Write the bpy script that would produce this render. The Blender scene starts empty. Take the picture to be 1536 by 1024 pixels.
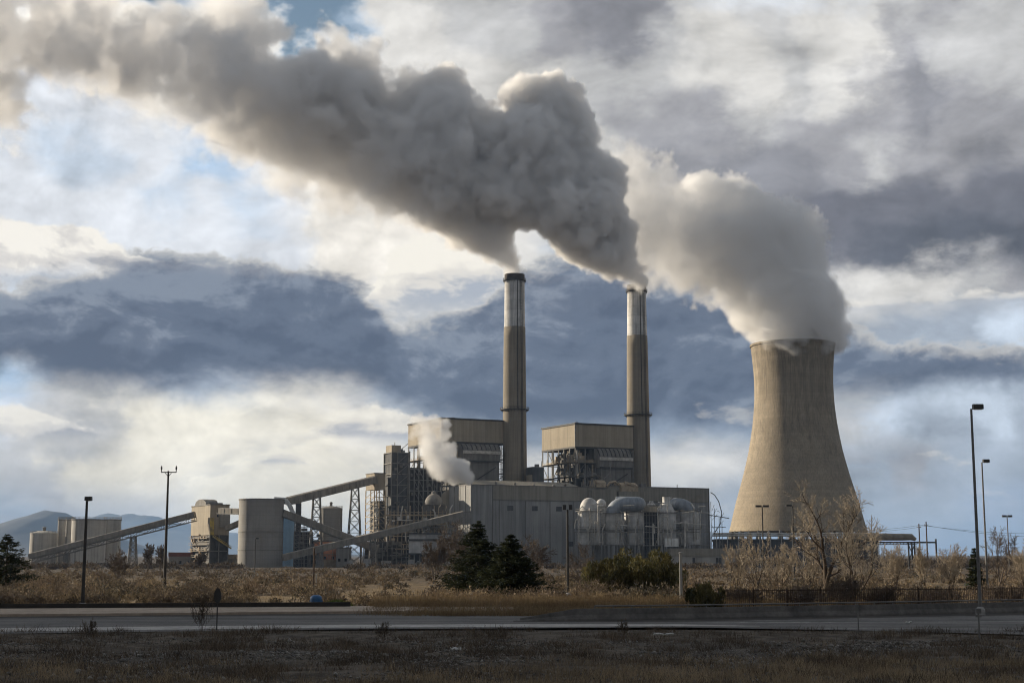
import bpy, math, random
import numpy as np
from mathutils import Vector, Matrix, noise as mnoise

R = math.radians
sc = bpy.context.scene
col = sc.collection
rng = random.Random(7)

# ------------------------------------------------------------------ camera
FPX = 2180.0                       # focal length in pixels of the 1536 px wide photograph
PITCH = math.atan(320 / FPX)
CP, SP = math.cos(PITCH), math.sin(PITCH)
cam_d = bpy.data.cameras.new('camera')
cam = bpy.data.objects.new('camera', cam_d)
col.objects.link(cam)
cam_d.sensor_width = 36.0
cam_d.lens = FPX / 1536 * 36.0
cam_d.clip_start = 0.5
cam_d.clip_end = 60000
cam.rotation_euler = (math.pi / 2 + PITCH, 0, 0)
sc.camera = cam


def at(px, py, Y):
    """world point at depth Y seen at a pixel of the photograph"""
    xc, yc = (px - 768) / FPX, (512 - py) / FPX
    t = Y / (CP - yc * SP)
    return Vector((t * xc, Y, t * (SP + yc * CP)))


def zat(py, Y):
    return at(768, py, Y).z


def xat(px, Y, z=20.0):
    return (px - 768) / FPX * (Y * CP + z * SP)


def lin(c):
    return tuple(((v / 255) / 12.92 if v <= 10 else (((v / 255) + 0.055) / 1.055) ** 2.4) for v in c)


# ------------------------------------------------------------------ node helpers
class NT:
    def __init__(self, tree):
        self.t = tree
        self.n = tree.nodes
        self.l = tree.links

    def new(self, typ, **kw):
        nd = self.n.new(typ)
        for k, v in kw.items():
            setattr(nd, k, v)
        return nd

    def link(self, a, b):
        self.l.new(a, b)

    def put(self, sock, v):
        if hasattr(v, 'is_linked') or isinstance(v, bpy.types.NodeSocket):
            self.l.new(v, sock)
        else:
            sock.default_value = v

    def math(self, op, a, b=None, c=None, clamp=False):
        nd = self.n.new('ShaderNodeMath')
        nd.operation = op
        nd.use_clamp = clamp
        self.put(nd.inputs[0], a)
        if b is not None:
            self.put(nd.inputs[1], b)
        if c is not None:
            self.put(nd.inputs[2], c)
        return nd.outputs[0]

    def vmath(self, op, a, b=None, s=None):
        nd = self.n.new('ShaderNodeVectorMath')
        nd.operation = op
        self.put(nd.inputs[0], a)
        if b is not None:
            self.put(nd.inputs[1], b)
        if s is not None:
            self.put(nd.inputs['Scale'], s)
        return nd.outputs['Value'] if op in ('LENGTH', 'DOT_PRODUCT', 'DISTANCE') else nd.outputs['Vector']

    def noise(self, vec, scale, detail=5.0, rough=0.55, lac=2.0, dist=0.0):
        nd = self.n.new('ShaderNodeTexNoise')
        self.put(nd.inputs['Vector'], vec)
        nd.inputs['Scale'].default_value = scale
        nd.inputs['Detail'].default_value = detail
        nd.inputs['Roughness'].default_value = rough
        nd.inputs['Lacunarity'].default_value = lac
        nd.inputs['Distortion'].default_value = dist
        return nd

    def maprange(self, v, a, b, c=0.0, d=1.0, mode='SMOOTHSTEP'):
        nd = self.n.new('ShaderNodeMapRange')
        nd.interpolation_type = mode
        self.put(nd.inputs[0], v)
        for i, x in enumerate((a, b, c, d)):
            self.put(nd.inputs[i + 1], x)
        return nd.outputs[0]

    def mixc(self, f, a, b, blend='MIX'):
        nd = self.n.new('ShaderNodeMix')
        nd.data_type = 'RGBA'
        nd.blend_type = blend
        nd.clamp_factor = True
        self.put(nd.inputs[0], f)
        self.put(nd.inputs[6], a)
        self.put(nd.inputs[7], b)
        return nd.outputs[2]

    def sep(self, v):
        nd = self.n.new('ShaderNodeSeparateXYZ')
        self.put(nd.inputs[0], v)
        return nd.outputs

    def comb(self, x, y, z):
        nd = self.n.new('ShaderNodeCombineXYZ')
        for i, s in enumerate((x, y, z)):
            self.put(nd.inputs[i], s)
        return nd.outputs[0]


def rgba(c, a=1.0):
    return (c[0], c[1], c[2], a)


# ------------------------------------------------------------------ sky and sun
SUN_EL, SUN_AZ = R(18), R(-63)       # azimuth measured from +Y, negative to the left
SUN_DIR = Vector((math.sin(SUN_AZ) * math.cos(SUN_EL), math.cos(SUN_AZ) * math.cos(SUN_EL), math.sin(SUN_EL)))
sun_d = bpy.data.lights.new('sun', 'SUN')
sun_d.energy = 5.0
sun_d.angle = R(0.5)
sun_d.color = (1.0, 0.87, 0.68)
sun = bpy.data.objects.new('sun', sun_d)
col.objects.link(sun)
sun.rotation_euler = SUN_DIR.to_track_quat('Z', 'Y').to_euler()

world = bpy.data.worlds.new('World')
sc.world = world
world.use_nodes = True
wt = NT(world.node_tree)
wt.n.clear()

# colours of the cloud deck over a grid of azimuth (columns) and elevation (rows, high to low)
SKYC = {
    'W': (236, 231, 222), 'w': (214, 212, 208), 'L': (190, 190, 190), 'M': (162, 162, 166), 'G': (138, 139, 145),
    'D': (112, 114, 123), 'K': (92, 96, 106), 'N': (76, 88, 111), 'n': (97, 110, 133), 'm': (136, 149, 166),
    's': (160, 170, 183), 'p': (196, 208, 222), 'P': (216, 220, 226), 'b': (165, 190, 216), 'c': (233, 226, 209),
    'C': (243, 237, 221), 'h': (146, 160, 180), 'i': (128, 147, 172), 'B': None, 'E': None,
}
SKYROWS = [  # every 64 px from y = 0 to y = 832
    's s W B E W B B B w L L L M G G G L P P P P L M L',
    'W W W W W W W B E w w L L M M G L w w L w w M L L',
    'P P P W W W W W w w w w w w L L L w w L w M G L L',
    'P P P P P E W W W w w w w w L M M M L M M M G M M',
    'P p p P P b P W W W w w w w w M G G G G M L M M G',
    'P P P P p P p P W W W W w w w M G G G D D D D D D',
    'P P P P P P P P W W W W w s s s L L G D D K K K K',
    'P p s s s s s s s w W W w L L w L L L L w w w L M',
    'L L L L s s s s s s s s s s s s s m m s s s s s p',
    'b p L L s s L w L s s s s s s s s m m m s s p p p',
    'P L L C C C C c W w s s m s s m m m m s L p s p s',
    'L L c c C C C c c c w w L L L w w w L L s M s s s',
    's M L L w c c c c w w L L L L L L L s s s s s h h',
    'i i i h s L L L L s s s s s s s s s h h h h i i i',
]


def build_sky():
    tc = wt.new('ShaderNodeTexCoord')
    d = tc.outputs['Generated']
    x, y, z = wt.sep(d)[0:3]
    az = wt.math('ARCTAN2', x, y)
    el = wt.math('ARCSINE', z)
    # clouds flatten towards the horizon
    flat = wt.comb(x, y, wt.math('MULTIPLY', z, 1.7))
    n1 = wt.noise(flat, 5.5, 3.0, 0.5).outputs['Color']
    n2 = wt.noise(flat, 15.0, 9.0, 0.60).outputs['Color']
    s1, s2 = wt.sep(n1), wt.sep(n2)
    amp1, amp2 = 0.070, 0.105
    du = wt.math('ADD', wt.math('MULTIPLY_ADD', s1[0], amp1 * 1.2, -amp1 * 0.6), wt.math('MULTIPLY_ADD', s2[0], amp2, -amp2 * 0.5))
    low = wt.maprange(el, 0.0, 0.22, 0.28, 1.0)
    dv = wt.math('ADD', wt.math('MULTIPLY_ADD', s1[1], amp1 * 0.8, -amp1 * 0.4), wt.math('MULTIPLY_ADD', s2[1], amp2 * 0.8, -amp2 * 0.4))
    dv = wt.math('MULTIPLY', dv, low)
    az2 = wt.math('ADD', az, du)
    el2 = wt.math('MAXIMUM', wt.math('ADD', el, dv), 0.0)
    # fold the azimuth so the deck goes on round the whole sky
    A = math.atan(768 / (FPX / CP))
    half = A
    u = wt.math('DIVIDE', wt.math('PINGPONG', wt.math('ADD', az2, half), 2 * half), 2 * half)
    # firm cloud edges: hold each cell's colour and change quickly between cells
    U = wt.math('MULTIPLY', u, 24.0)
    uf = wt.math('FLOOR', U)
    u = wt.math('DIVIDE', wt.math('ADD', uf, wt.maprange(wt.math('SUBTRACT', U, uf), 0.04, 0.96)), 24.0)
    rows_el = [math.atan2(at(768, r * 64, 1.0).z, 1.0) for r in range(14)]
    res = None
    for i in range(13, -1, -1):
        ramp = wt.new('ShaderNodeValToRGB')
        cr = ramp.color_ramp
        cr.interpolation = 'LINEAR'
        toks = SKYROWS[i].split()
        stops = []
        for k, tkn in enumerate(toks):
            a = math.atan(((k * 64) - 768) / (FPX / CP))
            pos = min(1, max(0, (a + half) / (2 * half)))
            c = SKYC[tkn]
            if c is None:
                stops.append((pos, rgba(lin((176, 196, 218)), 0.0 if tkn == 'B' else 0.4)))
            else:
                stops.append((pos, rgba(lin(c), 1.0)))
        while len(cr.elements) < len(stops):
            cr.elements.new(0.5)
        for e, (pos, c) in zip(cr.elements, stops):
            e.position = pos
            e.color = c
        wt.put(ramp.inputs[0], u)
        if res is None:
            res, resa = ramp.outputs[0], ramp.outputs[1]
        else:
            e0, e1 = rows_el[i + 1], rows_el[i]
            f = wt.maprange(el2, e0 + (e1 - e0) * .04, e1 - (e1 - e0) * .04)
            res = wt.mixc(f, res, ramp.outputs[0])
            resa = wt.math('ADD', wt.math('MULTIPLY', resa, wt.math('SUBTRACT', 1.0, f)), wt.math('MULTIPLY', ramp.outputs[1], f))
    # brightness mottling of the cloud deck
    n3 = wt.noise(flat, 8.0, 8.0, 0.58, dist=0.5).outputs[0]
    n3b = wt.noise(wt.vmath('ADD', flat, (-0.016, 0.0, 0.026)), 8.0, 8.0, 0.58, dist=0.5).outputs[0]
    n4 = wt.noise(flat, 26.0, 6.0, 0.60, dist=0.4).outputs[0]
    n4b = wt.noise(wt.vmath('ADD', flat, (-0.005, 0.0, 0.009)), 26.0, 6.0, 0.60, dist=0.4).outputs[0]
    rel = wt.math('ADD', wt.math('MULTIPLY', wt.math('SUBTRACT', n3, n3b), 0.85), wt.math('MULTIPLY', wt.math('SUBTRACT', n4, n4b), 0.50))
    g = wt.math('ADD', wt.maprange(n3, 0.25, 0.75, 0.87, 1.13, 'LINEAR'), rel)
    # the deck is heavier overhead and behind the camera
    back = wt.maprange(wt.math('ABSOLUTE', az), 0.55, 1.5, 1.0, 0.50)
    over = wt.maprange(el, 0.45, 1.0, 1.0, 0.80)
    g = wt.math('MULTIPLY', g, wt.math('MULTIPLY', back, over))
    cloud = wt.mixc(1.0, res, wt.comb(g, g, g), 'MULTIPLY')
    # named cloud banks: outlines in azimuth and elevation, frayed by the same winds
    A24 = 2 * half

    def curve(pts):
        rp = wt.new('ShaderNodeValToRGB')
        rp.color_ramp.interpolation = 'B_SPLINE'
        while len(rp.color_ramp.elements) < len(pts):
            rp.color_ramp.elements.new(0.5)
        for e_, (px, py) in zip(rp.color_ramp.elements, pts):
            q = at(px, py, 1000.0)
            e_.position = min(1, max(0, (math.atan2(q.x, q.y) + half) / A24))
            v = math.asin(q.normalized().z) / 0.4
            e_.color = (v, v, v, 1)
        wt.put(rp.inputs[0], ub)
        return wt.math('MULTIPLY', rp.outputs[0], 0.4)

    f1 = wt.sep(wt.noise(wt.comb(wt.math('MULTIPLY', az, 1.0), 3.3, wt.math('MULTIPLY', el, 1.7)), 17.0, 10.0, 0.60, dist=0.2).outputs['Color'])
    f2 = wt.sep(wt.noise(wt.comb(wt.math('MULTIPLY', az, 1.0), 8.1, wt.math('MULTIPLY', el, 1.5)), 60.0, 7.0, 0.6, dist=0.3).outputs['Color'])
    ub = wt.math('DIVIDE', wt.math('PINGPONG', wt.math('ADD', wt.math('ADD', az, wt.math('MULTIPLY_ADD', f1[1], 0.06, -0.03)), half), A24), A24)
    fr = wt.math('ADD', wt.math('MULTIPLY_ADD', f1[0], 1.0, -0.5), wt.math('MULTIPLY_ADD', f2[0], 0.48, -0.24))
    relief = wt.math('ADD', wt.math('MULTIPLY', wt.math('SUBTRACT', n3, n3b), 2.2), wt.math('MULTIPLY', wt.math('SUBTRACT', n4, n4b), 1.6))

    def bank(cloud, top, bot, amp_t, amp_b, soft_t, soft_b, c_top, c_mid, c_low, rim, opac=1.0, tex=1.0):
        t_, b_ = curve(top), curve(bot)
        et = wt.math('ADD', el, wt.math('MULTIPLY', fr, amp_t))
        eb = wt.math('ADD', el, wt.math('MULTIPLY', fr, amp_b))
        dt = wt.math('SUBTRACT', t_, et)
        mk = wt.math('MULTIPLY', wt.maprange(dt, 0.0, soft_t), wt.maprange(wt.math('SUBTRACT', eb, b_), -soft_b, soft_b))
        hgt = wt.math('DIVIDE', wt.math('SUBTRACT', el, b_), wt.math('MAXIMUM', wt.math('SUBTRACT', t_, b_), 0.004))
        hgt = wt.math('ADD', hgt, wt.math('ADD', wt.math('MULTIPLY', relief, tex), wt.math('MULTIPLY', wt.math('SUBTRACT', n3, 0.5), tex * 1.3)))
        c = wt.mixc(wt.maprange(hgt, 0.0, 0.5), rgba(lin(c_low)), rgba(lin(c_mid)))
        c = wt.mixc(wt.maprange(hgt, 0.5, 1.0), c, rgba(lin(c_top)))
        if rim:
            c = wt.mixc(wt.math('MULTIPLY', wt.maprange(dt, 0.0, rim[0], 1.0, 0.0), rim[1]), c, rgba(lin((246, 240, 228))))
        return wt.mixc(wt.math('MULTIPLY', mk, opac), cloud, c)

    cloud = bank(cloud, [(500, 470), (545, 440), (575, 385), (620, 345), (690, 335), (740, 350), (790, 395), (830, 460)],
                 [(500, 480), (830, 470)], 0.045, 0.03, 0.006, 0.02, (243, 238, 227), (222, 218, 211), (170, 177, 188), None)
    cloud = bank(cloud, [(-80, 440), (0, 425), (100, 410), (170, 372), (250, 372), (350, 388), (430, 384), (500, 392), (545, 425), (590, 478), (650, 478), (720, 455), (780, 395),
                         (860, 372), (950, 380), (1040, 385), (1130, 420), (1255, 495), (1400, 508), (1620, 512)],
                 [(-80, 535), (0, 540), (60, 563), (150, 583), (210, 590), (260, 582), (330, 570), (440, 574), (520, 572), (600, 600), (700, 640), (860, 650), (940, 640), (1000, 628),
                  (1130, 640), (1250, 592), (1400, 578), (1620, 570)], 0.040, 0.026, 0.006, 0.012, (126, 136, 151), (93, 104, 123), (78, 89, 109), (0.014, 0.55), 0.97, 1.0)
    cloud = bank(cloud, [(-80, 315), (0, 312), (50, 322), (90, 318), (140, 340), (190, 368), (230, 400)], [(-80, 425), (0, 420), (60, 418), (130, 402), (230, 395)],
                 0.030, 0.02, 0.005, 0.010, (244, 239, 229), (215, 211, 206), (168, 168, 172), None, 0.95, 1.3)
    cloud = bank(cloud, [(425, 662), (470, 650), (520, 608), (560, 600), (600, 612), (640, 640), (670, 662)], [(425, 655), (670, 655)],
                 0.022, 0.004, 0.004, 0.003, (243, 237, 223), (226, 220, 208), (176, 177, 182), None, 0.9, 1.2)
    cloud = bank(cloud, [(360, 700), (400, 684), (430, 673), (455, 677), (480, 700)], [(360, 694), (480, 694)],
                 0.012, 0.003, 0.003, 0.002, (242, 236, 222), (222, 216, 205), (190, 190, 191), None, 0.85, 1.2)
    cloud = bank(cloud, [(-80, 600), (0, 606), (45, 606), (90, 626), (150, 652), (170, 665)], [(-80, 655), (0, 655), (170, 650)],
                 0.022, 0.008, 0.004, 0.004, (240, 235, 224), (214, 211, 206), (166, 168, 174), None, 0.9, 1.2)
    # small cumulus heaps low over the horizon, bright on top, grey below
    cv = wt.comb(wt.math('MULTIPLY', az, 9.0), wt.math('MULTIPLY', el, 21.0), 4.2)
    cn = wt.noise(cv, 1.15, 9.0, 0.56, dist=0.25).outputs[0]
    cn2 = wt.noise(wt.vmath('ADD', cv, (-0.10, 0.20, 0.0)), 1.15, 9.0, 0.56, dist=0.25).outputs[0]
    big = wt.noise(cv, 0.33, 2.0, 0.5).outputs[0]
    band = wt.math('MULTIPLY', wt.maprange(el, 0.02, 0.06), wt.maprange(el, 0.085, 0.125, 1.0, 0.0))
    cm = wt.maprange(wt.math('ADD', cn, wt.math('MULTIPLY_ADD', big, 0.30, -0.15)), 0.53, 0.60)
    lit = wt.maprange(wt.math('SUBTRACT', cn, cn2), -0.09, 0.10, 0.0, 1.0, 'LINEAR')
    cc = wt.mixc(lit, rgba(lin((158, 162, 172))), rgba(lin((244, 237, 222))))
    cloud = wt.mixc(wt.math('MULTIPLY', wt.math('MULTIPLY', cm, band), 0.35), cloud, cc)
    # the clear sky behind
    sky = wt.new('ShaderNodeTexSky')
    sky.sky_type = 'NISHITA'
    sky.sun_disc = False
    sky.sun_elevation = SUN_EL
    sky.sun_rotation = SUN_AZ
    sky.air_density = 1.2
    sky.dust_density = 0.4
    skyc = wt.mixc(1.0, sky.outputs[0], (0.075, 0.075, 0.075, 1), 'MULTIPLY')
    thin = wt.maprange(wt.math('ADD', resa, wt.math('MULTIPLY_ADD', n2_fac(n2), 0.5, -0.25)), 0.15, 0.75)
    out = wt.mixc(thin, skyc, cloud)
    bg = wt.new('ShaderNodeBackground')
    wt.put(bg.inputs[0], out)
    bg.inputs[1].default_value = 0.80
    o = wt.new('ShaderNodeOutputWorld')
    wt.link(bg.outputs[0], o.inputs[0])


def n2_fac(sock):
    return sock.node.outputs[0]


build_sky()
sc.view_settings.view_transform = 'Standard'
sc.view_settings.look = 'None'
sc.view_settings.exposure = 0.45
sc.view_settings.gamma = 1.0
sc.cycles.use_denoising = True
sc.cycles.filter_width = 1.1
# ------------------------------------------------------------------ mesh and object helpers
def tag(o, label=None, cat=None, group=None, kind=None):
    if label:
        o['label'] = label
    if cat:
        o['category'] = cat
    if group:
        o['group'] = group
    if kind:
        o['kind'] = kind
    return o


def thing(name, label, cat, loc=(0, 0, 0), yaw=0.0, group=None):
    o = bpy.data.objects.new(name, None)
    o.empty_display_size = 0.5
    col.objects.link(o)
    o.location = loc
    o.rotation_euler = (0, 0, yaw)
    return tag(o, label, cat, group)


class MB:
    """collects faces, then links them as one mesh object"""

    def __init__(self):
        self.v, self.f, self.c = [], [], []

    def add(self, vs, fs):
        b = len(self.v)
        self.c.append((b, len(self.f)))
        self.v.extend([tuple(q) for q in vs])
        self.f.extend([tuple(i + b for i in q) for q in fs])
        return self

    def box(self, x0, x1, y0, y1, z0, z1):
        return self.add([(x0, y0, z0), (x1, y0, z0), (x1, y1, z0), (x0, y1, z0), (x0, y0, z1), (x1, y0, z1), (x1, y1, z1), (x0, y1, z1)],
                        [(0, 3, 2, 1), (4, 5, 6, 7), (0, 1, 5, 4), (1, 2, 6, 5), (2, 3, 7, 6), (3, 0, 4, 7)])

    def prism(self, prof, a0, a1, axis='x'):
        """profile of (u, z) extruded along axis; axis x: u is y, axis y: u is x"""
        n = len(prof)
        mk = (lambda a, u, z: (a, u, z)) if axis == 'x' else (lambda a, u, z: (u, a, z))
        vs = [mk(a0, u, z) for u, z in prof] + [mk(a1, u, z) for u, z in prof]
        fs = [tuple(range(n)), tuple(range(2 * n - 1, n - 1, -1))]
        fs += [(i, n + i, n + (i + 1) % n, (i + 1) % n) for i in range(n)]
        return self.add(vs, fs)

    def tube(self, pts, rad, n=8, caps=True):
        pts = [Vector(p) for p in pts]
        rad = rad if isinstance(rad, (list, tuple)) else [rad] * len(pts)
        vs, fs = [], []
        u = None
        for i, p in enumerate(pts):
            d = (pts[min(i + 1, len(pts) - 1)] - pts[max(i - 1, 0)])
            d = d.normalized() if d.length > 1e-9 else Vector((0, 0, 1))
            if u is None:
                u = d.orthogonal().normalized()
            else:
                u = (u - d * u.dot(d))
                u = u.normalized() if u.length > 1e-6 else d.orthogonal().normalized()
            w = d.cross(u)
            for k in range(n):
                a = 2 * math.pi * k / n
                vs.append(p + (u * math.cos(a) + w * math.sin(a)) * rad[i])
        for i in range(len(pts) - 1):
            for k in range(n):
                fs.append((i * n + k, i * n + (k + 1) % n, (i + 1) * n + (k + 1) % n, (i + 1) * n + k))
        if caps:
            fs.append(tuple(range(n - 1, -1, -1)))
            fs.append(tuple(range((len(pts) - 1) * n, len(pts) * n)))
        return self.add(vs, fs)

    def bar(self, p, q, w, h=None):
        """square bar from p to q"""
        p, q = Vector(p), Vector(q)
        h = w if h is None else h
        d = (q - p).normalized()
        u = d.cross(Vector((0, 0, 1)))
        u = u.normalized() if u.length > 1e-4 else Vector((1, 0, 0))
        t = u.cross(d).normalized()
        vs = []
        for e in (p, q):
            for a, b in ((-1, -1), (1, -1), (1, 1), (-1, 1)):
                vs.append(e + u * a * w / 2 + t * b * h / 2)
        return self.add(vs, [(0, 3, 2, 1), (4, 5, 6, 7), (0, 1, 5, 4), (1, 2, 6, 5), (2, 3, 7, 6), (3, 0, 4, 7)])

    def lathe(self, prof, n=32, cx=0.0, cy=0.0, close=False):
        """profile of (r, z) turned about the vertical through (cx, cy)"""
        vs, fs = [], []
        m = len(prof)
        for r, z in prof:
            for k in range(n):
                a = 2 * math.pi * k / n
                vs.append((cx + r * math.cos(a), cy + r * math.sin(a), z))
        for i in range(m - 1 + (1 if close else 0)):
            j = (i + 1) % m
            for k in range(n):
                fs.append((i * n + k, i * n + (k + 1) % n, j * n + (k + 1) % n, j * n + k))
        if not close:
            if prof[0][0] > 1e-3:
                fs.append(tuple(range(n - 1, -1, -1)))
            if prof[-1][0] > 1e-3:
                fs.append(tuple(range((m - 1) * n, m * n)))
        return self.add(vs, fs)

    def truss(self, p, q, up, w, bays):
        """flat lattice between two chords: p-q and the same lifted by vector up"""
        p, q, up = Vector(p), Vector(q), Vector(up)
        self.bar(p, q, w)
        self.bar(p + up, q + up, w)
        for i in range(bays + 1):
            a = p.lerp(q, i / bays)
            self.bar(a, a + up, w * 0.7)
            if i < bays:
                b = p.lerp(q, (i + 1) / bays)
                if i % 2:
                    self.bar(a + up, b, w * 0.7)
                else:
                    self.bar(a, b + up, w * 0.7)
        return self

    def build_each(self, name, mat, parent=None):
        """every solid that was added becomes an object of its own"""
        ends = self.c[1:] + [(len(self.v), len(self.f))]
        for (b, f0), (e, f1) in zip(self.c, ends):
            m = MB()
            m.v = self.v[b:e]
            m.f = [tuple(i - b for i in q) for q in self.f[f0:f1]]
            m.build(name, mat, parent)

    def build(self, name, mat, parent=None, loc=None, smooth=False):
        me = bpy.data.meshes.new(name)
        me.from_pydata(self.v, [], self.f)
        if smooth:
            me.polygons.foreach_set('use_smooth', [True] * len(me.polygons))
        me.update()
        me.materials.append(mat)
        o = bpy.data.objects.new(name, me)
        col.objects.link(o)
        if parent is not None:
            o.parent = parent
        if loc is not None:
            o.location = loc
        return o


def smooth_by_angle(o, ang=35):
    """shade smooth, but keep hard edges sharp"""
    me = o.data
    me.polygons.foreach_set('use_smooth', [True] * len(me.polygons))
    me.set_sharp_from_angle(angle=R(ang))
    return o


def np_mesh(name, verts, quads, mat, parent=None, attr=None):
    """fast mesh from numpy arrays; every face has the same number of corners"""
    me = bpy.data.meshes.new(name)
    verts = np.asarray(verts, np.float32)
    quads = np.asarray(quads, np.int32)
    k = quads.shape[1]
    me.vertices.add(len(verts))
    me.vertices.foreach_set('co', verts.ravel())
    me.loops.add(quads.size)
    me.loops.foreach_set('vertex_index', quads.ravel())
    me.polygons.add(len(quads))
    me.polygons.foreach_set('loop_start', np.arange(len(quads), dtype=np.int32) * k)
    me.update(calc_edges=True)
    if attr is not None:
        a = me.attributes.new('tone', 'FLOAT', 'FACE')
        a.data.foreach_set('value', np.asarray(attr, np.float32))
    me.materials.append(mat)
    o = bpy.data.objects.new(name, me)
    col.objects.link(o)
    if parent is not None:
        o.parent = parent
    return o


def copy_tree(o, parent=None):
    c = o.copy()
    col.objects.link(c)
    if parent is not None:
        c.parent = parent
    for ch in list(o.children):
        copy_tree(ch, c)
    return c


# ------------------------------------------------------------------ materials
def surf(name, c1, c2=None, scale=0.3, rough=0.85, metal=0.0, streak=0.0, streak_scale=0.6, panel=None, bump=0.0, bump_scale=2.0,
         tone=0.0, courses=None, fine=None, spec=0.3):
    """weathered surface: two colours mixed by noise, optional rain streaks, sheet joints and casting courses"""
    m = bpy.data.materials.new(name)
    m.use_nodes = True
    t = NT(m.node_tree)
    b = t.n['Principled BSDF']
    c2 = c2 or tuple(v * 0.8 for v in c1)
    pos = t.new('ShaderNodeNewGeometry').outputs['Position']
    n = t.noise(pos, scale, 7.0, 0.62).outputs[0]
    colr = t.mixc(t.maprange(n, 0.35, 0.65), rgba(c1), rgba(c2))
    x, y, z = t.sep(pos)[0:3]
    if fine:
        fn = t.noise(pos, fine[0], 4.0, 0.6).outputs[0]
        k = t.maprange(fn, 0.3, 0.7, 1 - fine[1], 1 + fine[1], 'LINEAR')
        colr = t.mixc(1.0, colr, t.comb(k, k, k), 'MULTIPLY')
    if streak:
        sv = t.comb(x, y, t.math('MULTIPLY', z, 0.04))
        sn = t.noise(sv, streak_scale, 6.0, 0.65).outputs[0]
        k = t.maprange(sn, 0.38, 0.66, 1.0 + streak * 0.3, 1.0 - streak)
        colr = t.mixc(1.0, colr, t.comb(k, k, k), 'MULTIPLY')
    hgt = None
    if panel:                      # vertical sheet joints: (width, strength)
        w = t.math('ADD', t.math('MULTIPLY', x, 0.91), t.math('MULTIPLY', y, 0.62))
        s = t.math('FRACT', t.math('DIVIDE', w, panel[0]))
        k = t.maprange(s, 0.0, 0.16, 1.0 - panel[1], 1.0)
        cell = t.new('ShaderNodeTexWhiteNoise', noise_dimensions='1D')
        t.put(cell.inputs['W'], t.math('FLOOR', t.math('DIVIDE', w, panel[0] * 3)))
        k = t.math('MULTIPLY', k, t.maprange(cell.outputs[0], 0, 1, 1 - panel[1] * 0.5, 1.0 + panel[1] * 0.3, 'LINEAR'))
        colr = t.mixc(1.0, colr, t.comb(k, k, k), 'MULTIPLY')
        hgt = s
    if courses:                    # horizontal casting lines: (height, strength)
        s = t.math('FRACT', t.math('DIVIDE', z, courses[0]))
        k = t.maprange(s, 0.0, 0.14, 1.0 - courses[1], 1.0)
        cell = t.new('ShaderNodeTexWhiteNoise', noise_dimensions='1D')
        t.put(cell.inputs['W'], t.math('FLOOR', t.math('DIVIDE', z, courses[0])))
        k = t.math('MULTIPLY', k, t.maprange(cell.outputs[0], 0, 1, 1 - courses[1] * 0.5, 1.0 + courses[1] * 0.3, 'LINEAR'))
        colr = t.mixc(1.0, colr, t.comb(k, k, k), 'MULTIPLY')
    if tone:
        a = t.new('ShaderNodeAttribute', attribute_name='tone')
        k = t.maprange(a.outputs['Fac'], 0, 1, 1 - tone, 1 + tone, 'LINEAR')
        colr = t.mixc(1.0, colr, t.comb(k, k, k), 'MULTIPLY')
    t.put(b.inputs['Base Color'], colr)
    b.inputs['Roughness'].default_value = rough
    b.inputs['Metallic'].default_value = metal
    b.inputs['Specular IOR Level'].default_value = spec
    if bump:
        bn = t.noise(pos, bump_scale, 6.0, 0.65).outputs[0]
        bp = t.new('ShaderNodeBump')
        bp.inputs['Strength'].default_value = bump
        bp.inputs['Distance'].default_value = 1.0 / bump_scale * 0.5
        t.put(bp.inputs['Height'], bn)
        t.link(bp.outputs[0], b.inputs['Normal'])
    return m


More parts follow.
